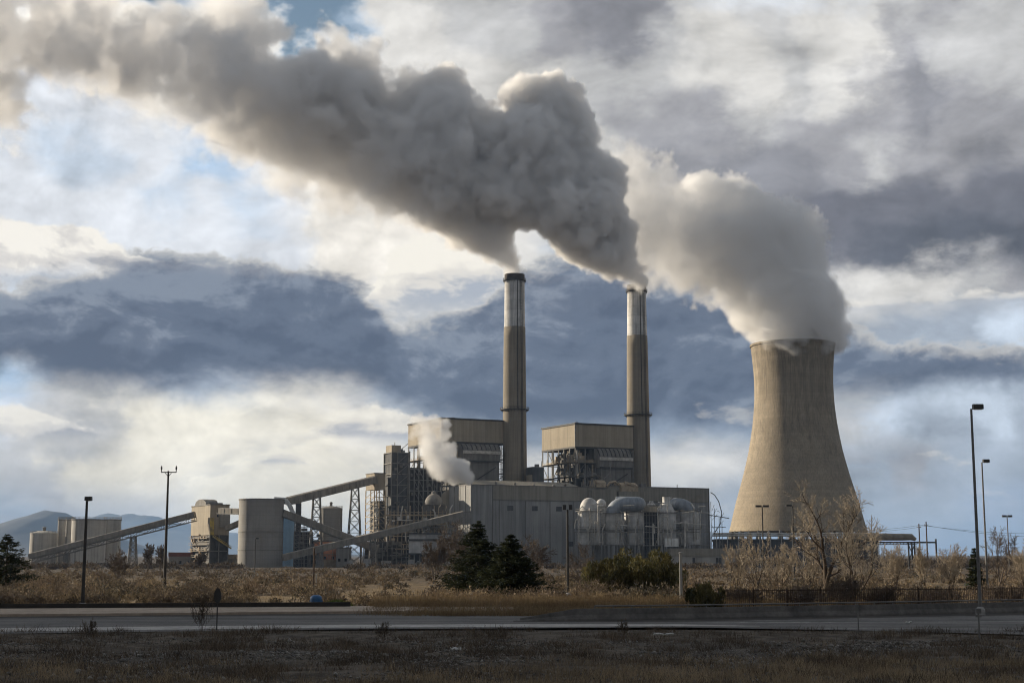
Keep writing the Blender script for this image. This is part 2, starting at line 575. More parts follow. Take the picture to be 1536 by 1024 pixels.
M = {
    'chimney': surf('chimney_concrete', (0.27, 0.232, 0.18), (0.23, 0.198, 0.152), 0.05, streak=0.16, streak_scale=0.9, courses=(2.4, 0.07)),
    'liner': surf('stack_steel', (0.66, 0.65, 0.63), (0.50, 0.49, 0.475), 0.15, rough=0.8, metal=0.0, streak=0.35, streak_scale=0.8, courses=(5.5, 0.16)),
    'soot': surf('sooty_rim', (0.05, 0.042, 0.038), (0.09, 0.07, 0.06), 0.6),
    'tower': surf('tower_concrete', (0.35, 0.29, 0.21), (0.29, 0.242, 0.178), 0.03, streak=0.22, streak_scale=2.4, courses=(1.9, 0.13), fine=(0.22, 0.10)),
    'beige': surf('beige_cladding', (0.36, 0.31, 0.235), (0.32, 0.275, 0.21), 0.1, streak=0.14, panel=(1.4, 0.13), courses=(7.5, 0.05)),
    'hall': surf('grey_cladding', (0.335, 0.33, 0.32), (0.28, 0.277, 0.27), 0.06, streak=0.24, panel=(1.6, 0.09)),
    'hall_band': surf('tan_band_cladding', (0.30, 0.275, 0.23), (0.26, 0.24, 0.20), 0.08, streak=0.2, panel=(2.0, 0.08)),
    'concrete': surf('silo_concrete', (0.31, 0.295, 0.27), (0.265, 0.25, 0.23), 0.09, streak=0.08, streak_scale=1.2, courses=(2.2, 0.09)),
    'tankwhite': surf('pale_tank', (0.46, 0.44, 0.40), (0.38, 0.36, 0.33), 0.1, streak=0.22, courses=(3.0, 0.06)),
    'vessel': surf('vessel_grey', (0.58, 0.57, 0.55), (0.40, 0.39, 0.37), 0.25, rough=0.6, streak=0.14, courses=(2.8, 0.12)),
    'duct': surf('duct_steel', (0.30, 0.33, 0.37), (0.24, 0.265, 0.30), 0.2, rough=0.5, metal=0.2, streak=0.25, courses=(2.0, 0.10)),
    'casing': surf('boiler_casing', (0.235, 0.22, 0.20), (0.18, 0.17, 0.155), 0.15, streak=0.25, panel=(2.2, 0.12)),
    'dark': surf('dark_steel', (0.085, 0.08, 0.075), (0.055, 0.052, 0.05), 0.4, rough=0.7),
    'darkclad': surf('dark_cladding', (0.125, 0.125, 0.125), (0.09, 0.09, 0.092), 0.2, streak=0.2, panel=(1.5, 0.12)),
    'steel': surf('grey_steelwork', (0.24, 0.23, 0.21), (0.17, 0.16, 0.145), 0.5, rough=0.7),
    'tansteel': surf('tan_steelwork', (0.46, 0.37, 0.26), (0.31, 0.25, 0.18), 0.5, rough=0.7),
    'pipe': surf('lagged_pipe', (0.56, 0.53, 0.48), (0.34, 0.32, 0.28), 0.4, rough=0.6),
    'yellow': surf('yellow_paint', (0.50, 0.36, 0.07), (0.26, 0.20, 0.09), 0.3, rough=0.6),
    'conveyor': surf('conveyor_cladding', (0.30, 0.275, 0.235), (0.23, 0.21, 0.18), 0.2, streak=0.2, panel=(2.6, 0.14)),
    'brick': surf('red_brick', (0.72, 0.34, 0.20), (0.58, 0.27, 0.17), 0.3, courses=(0.9, 0.1)),
    'redroof': surf('red_brown_roof', (0.23, 0.10, 0.08), (0.17, 0.08, 0.07), 0.3),
    'bluetank': surf('blue_tank_paint', (0.19, 0.33, 0.50), (0.16, 0.29, 0.45), 0.1, rough=0.6, streak=0.1),
    'white': surf('white_paint', (0.70, 0.70, 0.68), (0.58, 0.58, 0.56), 0.3, rough=0.6, streak=0.15),
    'pole': surf('pole_steel', (0.055, 0.05, 0.046), (0.04, 0.037, 0.034), 1.5, rough=0.7),
    'galv': surf('galvanised_steel', (0.17, 0.165, 0.155), (0.12, 0.115, 0.11), 1.5, rough=0.6),
    'lamp': surf('lamp_housing', (0.05, 0.048, 0.045), (0.035, 0.035, 0.035), 2.0, rough=0.5),
    'lens': surf('lamp_lens', (0.55, 0.54, 0.50), (0.50, 0.49, 0.45), 2.0, rough=0.2),
    'wood': surf('pole_wood', (0.14, 0.10, 0.07), (0.09, 0.065, 0.05), 1.0),
    'rust': surf('rusty_fence', (0.075, 0.05, 0.035), (0.05, 0.035, 0.026), 1.2),
    'glass': surf('dark_glass', (0.03, 0.035, 0.04), (0.02, 0.022, 0.025), 0.5, rough=0.15, spec=0.5),
    'wire': surf('cable', (0.03, 0.03, 0.03), (0.025, 0.025, 0.025), 1.0),
    'bluep': surf('blue_plastic', (0.035, 0.115, 0.25), (0.03, 0.09, 0.2), 1.5, rough=0.5),
}


def rim_stains(m, z0, z1):
    """dark water runs that start at the rim and fade down the shell"""
    t = NT(m.node_tree)
    b = t.n['Principled BSDF']
    src = b.inputs['Base Color'].links[0].from_socket
    pos = t.new('ShaderNodeNewGeometry').outputs['Position']
    x, y, z = t.sep(pos)[0:3]
    n = t.noise(t.comb(x, y, t.math('MULTIPLY', z, 0.012)), 0.42, 5.0, 0.7).outputs[0]
    n2 = t.noise(t.comb(x, y, t.math('MULTIPLY', z, 0.006)), 1.7, 3.0, 0.6).outputs[0]
    top = t.maprange(z, z0, z1)
    k = t.maprange(t.math('ADD', t.math('MULTIPLY_ADD', n2, 0.35, n), t.math('MULTIPLY', top, 0.22)), 0.74, 1.0, 1.0, 0.72)
    t.put(b.inputs['Base Color'], t.mixc(1.0, src, t.comb(k, k, k), 'MULTIPLY'))


rim_stains(M['tower'], 10, 125)


def gz(Y):
    """general fall of the plain away from the road"""
    return -3.7 - 2.7 * min(1.0, max(0.0, (Y - 112) / 690))


YAW = R(27)
E1 = Vector((math.cos(YAW), math.sin(YAW), 0))
E2 = Vector((-math.sin(YAW), math.cos(YAW), 0))


def len1(corner, px, z=20.0):
    """length along E1 from a corner to reach pixel column px"""
    k = (px - 768) / FPX
    # x0 + L c = k (CP (y0 + L s) + SP z)
    return (k * (CP * corner.y + SP * z) - corner.x) / (E1.x - k * CP * E1.y)


def len2(corner, px, z=20.0):
    k = (px - 768) / FPX
    return (k * (CP * corner.y + SP * z) - corner.x) / (E2.x - k * CP * E2.y)


def ground_at(px, Y):
    z = gz(Y)
    return Vector((xat(px, Y, z), Y, z))


# ------------------------------------------------------------------ chimneys
def chimney(label, pxc, Y, top_py, steel_py, ring_py, rtop_px, rbot_px, base_py):
    pxb = pxc
    g = ground_at(pxb, Y)
    ztop, zst, zrg = zat(top_py, Y) - g.z, zat(steel_py, Y) - g.z, zat(ring_py, Y) - g.z
    k = Y / FPX
    rt, rb = rtop_px * k, rbot_px * k
    zb = zat(base_py, Y) - g.z

    def rad(z):
        return rt + (rb - rt) * max(0, (ztop - z) / (ztop - zb))
    t = thing('chimney', label, 'chimney', g)
    MB().lathe([(rad(0), 0)] + [(rad(zst * i / 24), zst * i / 24) for i in range(1, 25)], 64).build('shaft', M['chimney'], t, smooth=True)
    zr = ztop - 11 * k
    ln = MB().lathe([(rad(zst) * 0.965, zst), (rad(zr) * 0.965, zr - 0.01), (rad(zr) * 0.965, zr)], 64)
    lo = ln.build('steel_liner', M['liner'], t)
    smooth_by_angle(lo)
    sb = MB().lathe([(rt * 0.97, zst + (zr - zst) * q) for q in (0,)] + [(rt * 0.97, zst + 0.1)], 8)
    r1 = rt * 1.0
    smooth_by_angle(MB().lathe([(r1 * 0.985, zr), (r1 * 0.985, ztop), (r1 * 0.80, ztop), (r1 * 0.78, ztop - 9), (r1 * 0.6, ztop - 9)], 64).build('rim', M['soot'], t))
    # gallery near the rim and the lower walkway
    for z, ex in ((zr + 0.3, 0.7), (zrg, 1.7)):
        rr = rad(z)
        m = MB().lathe([(rr * 0.99, z), (rr + ex, z), (rr + ex, z + 0.35), (rr * 0.99, z + 0.35)], 48)
        for zz in (0.9, 1.5):
            m.lathe([(rr + ex - 0.12, z + zz), (rr + ex, z + zz), (rr + ex, z + zz + 0.12), (rr + ex - 0.12, z + zz + 0.12)], 48, close=True)
        for i in range(24):
            a = i / 24 * 2 * math.pi
            p = Vector(((rr + ex - 0.06) * math.cos(a), (rr + ex - 0.06) * math.sin(a), z + 0.3))
            m.bar(p, p + Vector((0, 0, 1.3)), 0.12)
            q = Vector((rr * math.cos(a), rr * math.sin(a), z - 1.2))
            m.bar(q, p + Vector((0, 0, -0.1)), 0.14)
        m.build('walkway', M['dark'], t)
    # ladder and cable run down the shaft
    for ang, w, zz0, zz1 in ((-52, 0.9, 3, zr), (-75, 0.28, zrg, zr)):
        m = MB()
        for i in range(12):
            za, zc = zz0 + (zz1 - zz0) * i / 12, zz0 + (zz1 - zz0) * (i + 1) / 12
            a = R(ang)
            for s in (-0.5, 0.5):
                pa = Vector((math.cos(a) * (rad(za) + 0.25) - math.sin(a) * s * w, math.sin(a) * (rad(za) + 0.25) + math.cos(a) * s * w, za))
                pb = Vector((math.cos(a) * (rad(zc) + 0.25) - math.sin(a) * s * w, math.sin(a) * (rad(zc) + 0.25) + math.cos(a) * s * w, zc))
                m.bar(pa, pb, 0.2)
                if w > 0.5 and s < 0:
                    for j in range(8):
                        c = pa.lerp(pb, j / 8)
                        m.bar(c, c + Vector((-math.sin(a) * w, math.cos(a) * w, 0)), 0.1)
        m.build('ladder', M['dark'], t)
    if 'dark door' in label:
        a0 = R(-70)
        z1, z2 = ztop - 105 * k, ztop - 165 * k
        m = MB()
        nseg = 8
        for i in range(4):
            a = a0 + R(6) * (i - 1.5)
        vs = []
        for z in (z2, z1):
            for i in range(5):
                a = R(-98) + R(9) * (i - 2) / 2
                vs.append((math.cos(a) * (rad(z) + 0.12), math.sin(a) * (rad(z) + 0.12), z))
        m.add(vs, [(i, i + 1, 6 + i, 5 + i) for i in range(4)])
        o = m.build('stain_panel', M['dark'], t)
    return t


chimney('tall concrete chimney standing left, behind the long grey hall', 772, 850, 412, 491, 615, 15.6, 18.6, 725)
chimney('tall concrete chimney nearer the cooling tower', 960, 872, 428, 504, 623, 14.6, 18.2, 728)


# ------------------------------------------------------------------ cooling tower
TOWER_Y = 892


def cooling_tower():
    Y = TOWER_Y
    g = ground_at(1198, Y)
    t = thing('cooling_tower', 'huge flared concrete cooling tower with steam at its rim', 'cooling tower', g)
    prof = [(797, 100.5), (775, 95.2), (754, 90.0), (735, 84.4), (715, 78.6), (695, 73.4), (676, 68.9), (656, 65.3), (637, 62.3), (617, 60.0), (598, 58.6),
            (575, 58.2), (558, 58.8), (540, 60.2), (520, 62.2)]
    k = Y / FPX
    pz = [(r * k, zat(py, Y) - g.z) for py, r in prof]
    # finer profile
    fine = []
    for i in range(len(pz) - 1):
        for j in range(4):
            q = j / 4
            fine.append((pz[i][0] * (1 - q) + pz[i + 1][0] * q, pz[i][1] * (1 - q) + pz[i + 1][1] * q))
    fine.append(pz[-1])
    rt, zt = fine[-1]
    m = MB()
    n = 240
    # vertical meridian ribs: every second column of vertices stands proud
    vs, fs = [], []
    shell = fine + [(rt + 0.7, zt + 0.01), (rt + 0.7, zt + 1.3), (rt - 0.6, zt + 1.3)] + [(r - 0.9, z) for r, z in fine[::-1]]
    nr = len(fine)
    for i, (r, z) in enumerate(shell):
        for q in range(n):
            a = 2 * math.pi * q / n
            rr = r + (0.16 if (q % 2 == 0 and i < nr) else 0.0)
            vs.append((rr * math.cos(a), rr * math.sin(a), z))
    for i in range(len(shell) - 1):
        for q in range(n):
            fs.append((i * n + q, i * n + (q + 1) % n, (i + 1) * n + (q + 1) % n, (i + 1) * n + q))
    last = len(shell) - 1
    for q in range(n):
        fs.append((last * n + q, last * n + (q + 1) % n, (q + 1) % n, q))
    m.add(vs, fs)
    o = m.build('shell', M['tower'], t)
    smooth_by_angle(o, 40)
    r0, z0 = fine[0]
    for i in range(36):
        a = 2 * math.pi * i / 36
        m = MB()
        for s in (-1, 1):
            b = a + s * 2 * math.pi / 72
            m.bar((r0 * 1.05 * math.cos(a), r0 * 1.05 * math.sin(a), 0), ((r0 - 0.4) * math.cos(b), (r0 - 0.4) * math.sin(b), z0 + 0.3), 1.1)
        m.build('leg', M['concrete'], t)
    MB().lathe([(r0 * 1.1, 0), (r0 * 1.1, 2.4), (r0 * 1.07, 2.4), (r0 * 1.07, 0)], 96, close=True).build('basin_wall', M['concrete'], t)


cooling_tower()


# ------------------------------------------------------------------ boiler houses
def boiler_house(label, pxc, Y, top_py, low_py, px_left, px_right, hood, seed, tint):
    r_ = random.Random(seed)
    c = at(pxc, 848, Y)
    c.z = gz(Y)
    L1, L2 = len1(c, px_right, 60), len2(c, px_left, 60)
    t = thing('boiler_house', label, 'boiler house', c, YAW)
    zt, zl = zat(top_py, Y) - c.z, zat(low_py, Y) - c.z
    MB().box(0, L1, 0, L2, zl, zt).build('upper_cladding', M['beige'], t)
    # roof edge, pushed out a little
    m = MB()
    m.box(-0.5, L1 + 0.5, -0.5, L2 + 0.5, zt, zt + 0.9)
    for i in range(6):
        a, b = r_.uniform(3, L1 - 3), r_.uniform(3, L2 - 6)
        m.box(a, a + r_.uniform(0.6, 2), b, b + 2, zt + 0.9, zt + 0.9 + r_.uniform(0.6, 1.6))
    m.build('roof', M['dark'], t)
    MB().box(-0.15, L1 + 0.15, -0.15, L2 + 0.15, zl - 1.0, zl).build('soffit_beam', M['dark'], t)
    MB().box(-0.2, 0.25, -0.2, 0.25, zl, zt).build('corner_trim', M['steel'], t)
    # open steel frame below
    m = MB()
    na, nb = 6, 6
    lev = []
    z = zl - 1.0
    while z > 3:
        lev.append(z)
        z -= 8.2
    for i in range(na + 1):
        a = 0.3 + (L1 - 0.6) * i / na
        for b in (0.3, L2 - 0.3):
            m.box(a - 0.28, a + 0.28, b - 0.28, b + 0.28, 0, zl - 1.0)
    for j in range(1, nb):
        b = 0.3 + (L2 - 0.6) * j / nb
        for a in (0.3, L1 - 0.3):
            m.box(a - 0.28, a + 0.28, b - 0.28, b + 0.28, 0, zl - 1.0)
    for li, z in enumerate(lev[1:]):
        for b in (0.3, L2 - 0.3):
            m.box(0.6, L1 - 0.6, b - 0.22, b + 0.22, z - 0.55, z)
        for a in (0.3, L1 - 0.3):
            m.box(a - 0.22, a + 0.22, 0.6, L2 - 0.6, z - 0.55, z)
    for li in range(len(lev) - 1):
        for j in range(nb):
            if r_.random() < 0.45:
                b0, b1 = 0.3 + (L2 - 0.6) * j / nb, 0.3 + (L2 - 0.6) * (j + 1) / nb
                za, zb = (lev[li + 1], lev[li] - 0.5) if r_.random() < 0.5 else (lev[li] - 0.5, lev[li + 1])
                m.bar((0.3, b0, za), (0.3, b1, zb), 0.32)
        for i in range(na):
            if r_.random() < 0.3:
                a0, a1 = 0.3 + (L1 - 0.6) * i / na, 0.3 + (L1 - 0.6) * (i + 1) / na
                m.bar((a0, 0.3, lev[li + 1]), (a1, 0.3, lev[li] - 0.5), 0.3)
    m.build('steel_frame', M['steel'], t)
    for z in lev[1:5]:
        m = MB()
        m.box(-1.3, L1 * 0.55, -1.3, 5.5, z, z + 0.22)
        m.box(-1.3, 5.5, 5.5, L2 - 0.8, z, z + 0.22)
        for s in (0.65, 1.2):
            m.bar((-1.25, -1.25, z + s), (L1 * 0.55, -1.25, z + s), 0.1)
            m.bar((-1.25, -1.25, z + s), (-1.25, L2 - 0.8, z + s), 0.1)
        q = 0.0
        while q < L2:
            m.bar((-1.25, q - 1.2, z + 0.2), (-1.25, q - 1.2, z + 1.25), 0.1)
            if q < L1 * 0.55:
                m.bar((q - 1.2, -1.25, z + 0.2), (q - 1.2, -1.25, z + 1.25), 0.1)
            q += 2.6
        m.build('walkway', M['steel'] if z != lev[1] else M['tansteel'], t)
    # dark boiler casing well inside
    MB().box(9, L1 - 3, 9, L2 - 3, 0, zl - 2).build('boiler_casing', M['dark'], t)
    # ducts and hoppers on the open floors
    for q in range(3):
        m = MB()
        mat = (M['pipe'], M['tansteel'], M['casing'])[q]
        for _ in range(26):
            li = r_.randrange(0, min(5, len(lev) - 1))
            z = lev[li + 1] + 0.3
            s = (r_.uniform(1.0, 5.0), r_.uniform(1.0, 5.0), r_.uniform(1.2, 5.5))
            if r_.random() < 0.6:
                a, b = r_.uniform(1.0, 5.0), r_.uniform(2, L2 - 7)
            else:
                a, b = r_.uniform(2, L1 * 0.5), r_.uniform(1.0, 4.5)
            k = r_.random()
            if k < 0.4:
                m.box(a, a + s[0], b, b + s[1], z, z + s[2])
            elif k < 0.75:
                m.tube([(a, b, z + s[2] * .5), (a + s[0] * .2, b + 3 + s[1] * 1.6, z + s[2] * .6), (a + s[0] * .4, b + 5 + s[1], z + s[2] + 2)], s[0] * 0.2, 8)
            else:
                m.tube([(a, b, z - 7), (a, b, z + 7)], s[0] * 0.16, 8)
        m.build_each('pipework', mat, t)
    # flue-gas duct with a rounded hood against the front
    h0, h1 = len1(c, hood[0], 55), len1(c, hood[1], 55)
    zh, zs, zm, zb = (zat(p, Y) - c.z for p in hood[2:6])
    pr = [(-5.0, zb), (-5.0, zs)] + [(-5.0 + 5.2 * math.sin(R(9 * i)), zs + (zh - zs) * (1 - math.cos(R(9 * i))) / 1.0) for i in range(1, 8)]
    pr = [(-5.0, zm), (-5.4, zs), (-4.9, zs + (zh - zs) * .35), (-3.6, zs + (zh - zs) * .72), (-1.6, zh), (8.0, zh), (8.0, zm)]
    MB().prism(pr, h0, h1).build('flue_hood', M['casing'], t)
    MB().box(h0 + 1.2, h1 - 0.4, -4.2, 8, zb, zm - 0.02).build('flue_duct', M['casing'], t)
    m = MB()
    m.box(h0 - 0.3, h1 + 0.3, -6.1, -5.4, zs - 0.2, zs + 1.6)
    m.build('hood_gutter', M['pipe'], t)
    m = MB()
    for i in range(9):
        a = h0 + (h1 - h0) * i / 8
        m.prism([(-5.75, zs + 1.4), (-5.1, zs + (zh - zs) * .45), (-3.7, zs + (zh - zs) * .82), (-1.6, zh + 0.25), (7, zh + 0.25), (7, zh), (-1.6, zh - 0.1)], a - 0.12, a + 0.12)
    m.bar((h0, -5.4, zm + 0.2), (h1, -5.4, zm + 0.2), 0.8)
    m.bar((h0 + 2, -5, zb + 2), (h1 - 3, -5, zm - 3), 0.5)
    m.build('duct_rib', M['dark'], t)
    m = MB()
    for i in range(4):
        a = h1 + 0.8 + i * 0.9
        m.bar((a, -1.2, 0), (a, -1.2, zl - 1.5), 0.28)
    for z in range(2, int(zl), 4):
        m.bar((h1 + 0.5, -1.2, z), (h1 + 4, -1.2, z + 1.6), 0.22)
        m.bar((h1 + 0.5, -1.2, z + 1.7), (h1 + 4, -1.2, z + 1.7), 0.22)
    m.build('ladder_frame', M['steel'], t)
    return t, c, L1, L2


b1 = boiler_house('left boiler house, beige block on a dark frame behind the steam puff', 661, 830, 628, 661, 612, 757, (689, 745, 664, 679, 691, 735), 11, 0)
b2 = boiler_house('right boiler house, beige block on open steel floors beside the second chimney', 864, 845, 636, 669, 813, 950, (893, 941, 671, 689, 701, 740), 23, 1)


# coal bunker tower left of the boiler house
def bunker_tower():
    Y = 812
    c = at(586, 848, Y)
    c.z = gz(Y)
    t = thing('bunker_tower', 'narrow dark tower with a small beige cabin on its roof', 'tower', c, YAW)
    zt = zat(678, Y) - c.z
    L1, L2 = len1(c, 611, 45), len2(c, 577, 45)
    MB().box(0, L1, 0, L2, 0, zt).build('tower_wall', M['darkclad'], t)
    z2 = zat(667, Y) - c.z
    a0, a1 = L1 * 0.02, L1 * 0.62
    MB().box(a0, a1, 1.0, L2 - 1, zt, z2).build('roof_cabin', M['beige'], t)
    m = MB()
    for a, b in ((-.3, -.3), (L1 + .3, -.3), (L1 * .34, -.35), (-.3, L2 + .3)):
        m.bar((a, b, 0), (a, b, zt), 0.6)
    z = 3.0
    while z < zt:
        m.bar((-.3, -.35, z), (L1 + .3, -.35, z), 0.45)
        m.bar((-.35, -.3, z), (-.35, L2 + .3, z), 0.45)
        m.bar((L1 * .34, -.4, z), (L1 + .2, -.4, z + 5.4), 0.3)
        z += 6.0
    m.box(L1 * .7, L1 * .8, 2, 3, zt, zt + 2.2)
    m.box(L1 * .85, L1 * .92, 2, 3, zt, zt + 1.5)
    m.bar((L1 * .3, 3, z2), (L1 * .3, 3, z2 + 1.8), 0.3)
    m.build('bracing', M['steel'], t)
    m = MB()
    r_ = random.Random(4)
    for i in range(16):
        z = r_.uniform(10, zt - 4)
        a = r_.uniform(0.3, L1 - 2.5)
        m.box(a, a + r_.uniform(.6, 2.2), -1.2, -0.1, z, z + r_.uniform(.5, 1.6))
    m.build_each('vent_box', M['casing'], t)
    # the dark block that joins the tower to the boiler house, with its clutter of steel
    c2 = at(613, 848, Y + 4)
    c2.z = gz(Y)
    u = thing('bunker_bay', 'dark open steel bay between the narrow tower and the left boiler house', 'steel bay', c2, YAW)
    zz = zat(700, Y) - c2.z
    Lb = len1(c2, 662, 30)
    MB().box(0.5, Lb, 2.0, 16, 0, zz).build('bunker_wall', M['dark'], u)
    m = MB()
    for i in range(8):
        a = Lb * i / 7
        m.bar((a, 0, 0), (a, 0, zz + (4 if i % 2 else 9)), 0.5)
    for z in range(6, int(zz) + 4, 6):
        m.bar((0, 0, z), (Lb, 0, z), 0.5)
        for i in range(7):
            if (i + z) % 3:
                m.bar((Lb * i / 7, 0, z), (Lb * (i + 1) / 7, 0, z - 5), 0.26)
    m.build('steel_frame', M['steel'], u)
    m = MB()
    for i in range(30):
        a, z = r_.uniform(0.5, Lb - 3), r_.uniform(3, zz)
        if i % 2:
            m.box(a, a + r_.uniform(.5, 2.6), 0.4, 1.9, z, z + r_.uniform(.6, 2))
        else:
            m.tube([(a, 1, z), (a, 1, z + r_.uniform(3, 12))], 0.35, 8)
    m.build_each('pipework', M['casing'], u)


bunker_tower()


# transfer house at the top of the rising conveyor, on a braced steel tower
def transfer_house():
    Y = 806
    c = at(560, 848, Y)
    c.z = gz(Y)
    t = thing('transfer_house', 'small beige conveyor house held up on a braced steel tower', 'transfer house', c, YAW)
    z0, z1 = zat(734, Y) - c.z, zat(710, Y) - c.z
    L1, L2 = len1(c, 578, 40), len2(c, 549, 40)
    MB().box(0, L1, 0, L2, z0, z1).build('cabin_wall', M['beige'], t)
    MB().box(-0.3, L1 + .3, -.3, L2 + .3, z1, z1 + 0.5).build('roof', M['casing'], t)
    MB().box(L1 * .35, L1 - .4, 1.0, L2 - 1, 0, z0 - 6).build('stair_core', M['darkclad'], t)
    m = MB()
    for a in (0, L1 * .45, L1):
        for b in (0, L2):
            m.bar((a, b, 0), (a, b, z0), 0.5)
    z = 2.0
    r_ = random.Random(9)
    while z < z0 - 1:
        m.bar((0, 0, z), (L1, 0, z), 0.35)
        m.bar((0, 0, z), (0, L2, z), 0.35)
        m.bar((0, 0, z), (L1 * .45, 0, z + 3.4), 0.25)
        m.bar((L1 * .45, 0, z + 3.4), (L1, 0, z), 0.25)
        m.bar((0, 0, z + 3.4), (0, L2, z), 0.25)
        z += 3.6
    m.build('steel_frame', M['tansteel'], t)
    m = MB()
    for i in range(18):
        z = r_.uniform(4, z0 - 8)
        m.box(0.3 + r_.uniform(0, 2), L1 * .4, -0.3, 0.8, z, z + r_.uniform(0.3, 1.1))
    m.build_each('landing', M['pipe'], t)


transfer_house()


# ------------------------------------------------------------------ turbine hall
def turbine_hall():
    Y = 778
    c = at(706, 848, Y)
    c.z = gz(Y)
    t = thing('turbine_hall', 'long grey windowless hall in front of both chimneys', 'hall', c, YAW)
    zt = zat(727, Y) - c.z
    L2 = len2(c, 674, 30)
    La, Lb, Lc = len1(c, 739, 30), len1(c, 888, 30), len1(c, 1064, 30)
    W = L2 + 8
    band = zt - 7.2
    MB().box(0, La, 0, L2, 0, zt).build('end_bay', M['hall'], t)
    MB().box(La, Lb, 0.25, L2, 0, band - 0.7).build('wall', M['hall'], t)
    MB().box(La, Lb + 2, 0.05, L2, band, zt).build('upper_band', M['hall_band'], t)
    m = MB()
    m.box(La, Lb + 2, -0.05, L2, band - 0.7, band)
    m.box(-0.2, La + .2, -0.2, L2, zt, zt + 0.5)
    m.box(La + .2, Lb + 2, -0.15, L2, zt, zt + 0.4)
    m.bar((La, -0.1, 0), (La, -0.1, zt), 0.4)
    m.build('trim', M['casing'], t)
    # lit gable with framing joints
    m = MB()
    for z in (zt * .34, zt * .67):
        m.box(-0.18, -0.003, 0.2, L2 - .2, z, z + 0.3)
    for i in range(1, 4):
        m.box(-0.22, -0.003, L2 * i / 4 - .15, L2 * i / 4 + .15, 0, zt)
    m.build('gable_joint', M['steel'], t)
    # pale pitched cover lying over the first bays of the roof
    MB().prism([(1, zt + .4), (L2 * .5, zt + 3.4), (L2 - 1, zt + .4)], La * .2, Lb * .9).build('roof', M['hall_band'], t)
    # louvres, downpipes and roof vents
    rr = random.Random(88)
    m = MB()
    for a, z in ((La + 9, band - 6), (La + 24, band - 6), (La + 39, band - 6), (La + 54, band - 6), (La + 15, 9), (La + 46, 11)):
        m.box(a, a + 3.4, 0.02, 0.24, z, z + 2.6)
    m.build_each('louvre', M['darkclad'], t)
    m = MB()
    for a in (La + 4, La + 20, La + 35, La + 50, La + 63):
        m.tube([(a, -.05, 0), (a, -.05, band - 1.2), (a, -.25, band - .3)], .16, 7)
    m.build_each('downpipe', M['casing'], t)
    m = MB()
    for i in range(6):
        a, b = La + 3 + i * 11 + rr.uniform(-2, 2), rr.uniform(1.0, 3.0)
        hgt = rr.uniform(.7, 1.6)
        m.lathe([(.55, zt), (.55, zt + hgt), (.85, zt + hgt + .05), (.5, zt + hgt + .55), (.02, zt + hgt + .7)], 12, a, b)
    m.build_each('roof_vent', M['steel'], t)
    # second hall: same line, further along
    c2 = c + E1 * (Lb + 2.2)
    u = thing('annex_hall', 'far end of the halls, tan topped grey block behind the vessels', 'hall', c2, YAW)
    L = Lc - Lb - 2.2
    zt2 = zat(729, c2.y) - c.z
    MB().box(0, L, 0.4, W, 0, zt2 - 8).build('wall', M['hall'], u)
    MB().box(0, L, 0.2, W, zt2 - 7.6, zt2).build('upper_band', M['hall_band'], u)
    m = MB()
    m.box(0, L + .2, 0.0, W + .2, zt2, zt2 + 0.5)
    m.box(0, L, 0.12, W, zt2 - 8, zt2 - 7.6)
    m.box(L * .42, L * .46, 3, 6, zt2 + .5, zt2 + 2.4)
    m.bar((L * .72, 1, zt2), (L * .72, 1, zt2 + 2.2), 0.3)
    m.bar((L - .2, 0.1, 0), (L - .2, 0.1, zt2), 0.5)
    m.build('trim', M['casing'], u)
    m = MB()
    for i in range(7):
        a = L * (0.06 + i * 0.14)
        m.box(a, a + 3, 0.1, 0.38, 4 + (i % 3) * 5, 7 + (i % 3) * 5)
    m.build_each('louvre', M['darkclad'], u)
    # small beige block between the boiler houses
    Yt = 835
    cc = at(800, 848, Yt)
    cc.z = gz(Yt)
    v = thing('stair_tower', 'small dark tower standing between first chimney and right boiler house', 'tower', cc, YAW)
    z1 = zat(701, Yt) - cc.z
    MB().box(0, 7, 0, 9, 0, z1).build('tower_wall', M['darkclad'], v)
    m = MB()
    m.box(-0.2, 7.2, -0.2, 9.2, z1, z1 + 0.5)
    m.box(3, 5, 2, 4, z1 + .5, z1 + 2.2)
    m.bar((6, 1, z1), (6, 1, z1 + 4), 0.25)
    m.build('roof', M['steel'], v)
    MB().box(-0.25, -0.003, 1, 8, z1 - 10, z1 - 4).build('panel', M['beige'], v)
    vp = c + E1 * 1.5 + E2 * (L2 * .25) + Vector((0, 0, zt + .3))
    q = thing('steam_vent', 'short pipe venting the small steam puff on the lit end of the long hall', 'vent', vp)
    MB().lathe([(.9, 0), (.9, 2.6), (.7, 2.6), (.7, 1.2), (.02, 1.2)], 16).build('pipe', M['steel'], q)
    MB().lathe([(1.3, 0), (1.3, .3), (.9, .35)], 16).build('flange', M['dark'], q)
    # chaos of small ducts on the hall roof
    r_ = random.Random(31)
    w = thing('roof_ducting', 'tangled tan ducts and supports on the hall roof below the right boiler house', 'ducting', c + E1 * (Lb - 6) + Vector((0, 0, zt + 0.4)), YAW)
    m = MB()
    m.box(4, 20, -3.4, 5, -9, -1.5)
    m.box(22, 40, -2.6, 4, -8, -2.0)
    m.build_each('duct_box', M['hall_band'], w)
    m = MB()
    for i in range(14):
        a, b = r_.uniform(0, 36), r_.uniform(-3, 6)
        m.bar((a, b, 0.1), (a + r_.uniform(-3, 3), b, r_.uniform(3, 13) if i < 5 else r_.uniform(1, 4)), 0.35)
    for i in range(8):
        a = r_.uniform(2, 14)
        m.bar((a, 0, r_.uniform(4, 9)), (a + r_.uniform(2, 6), 0, r_.uniform(4, 9)), 0.3)
    m.build_each('strut', M['steel'], w)
    m = MB()
    m.prism([(-2, 0), (-2, 2.4), (0, 4.0), (6, 4.0), (6, 0)], 8, 14)
    m.prism([(-2, -2), (-2, 1.2), (1, 3.0), (6, 3.0), (6, -2)], 24, 35)
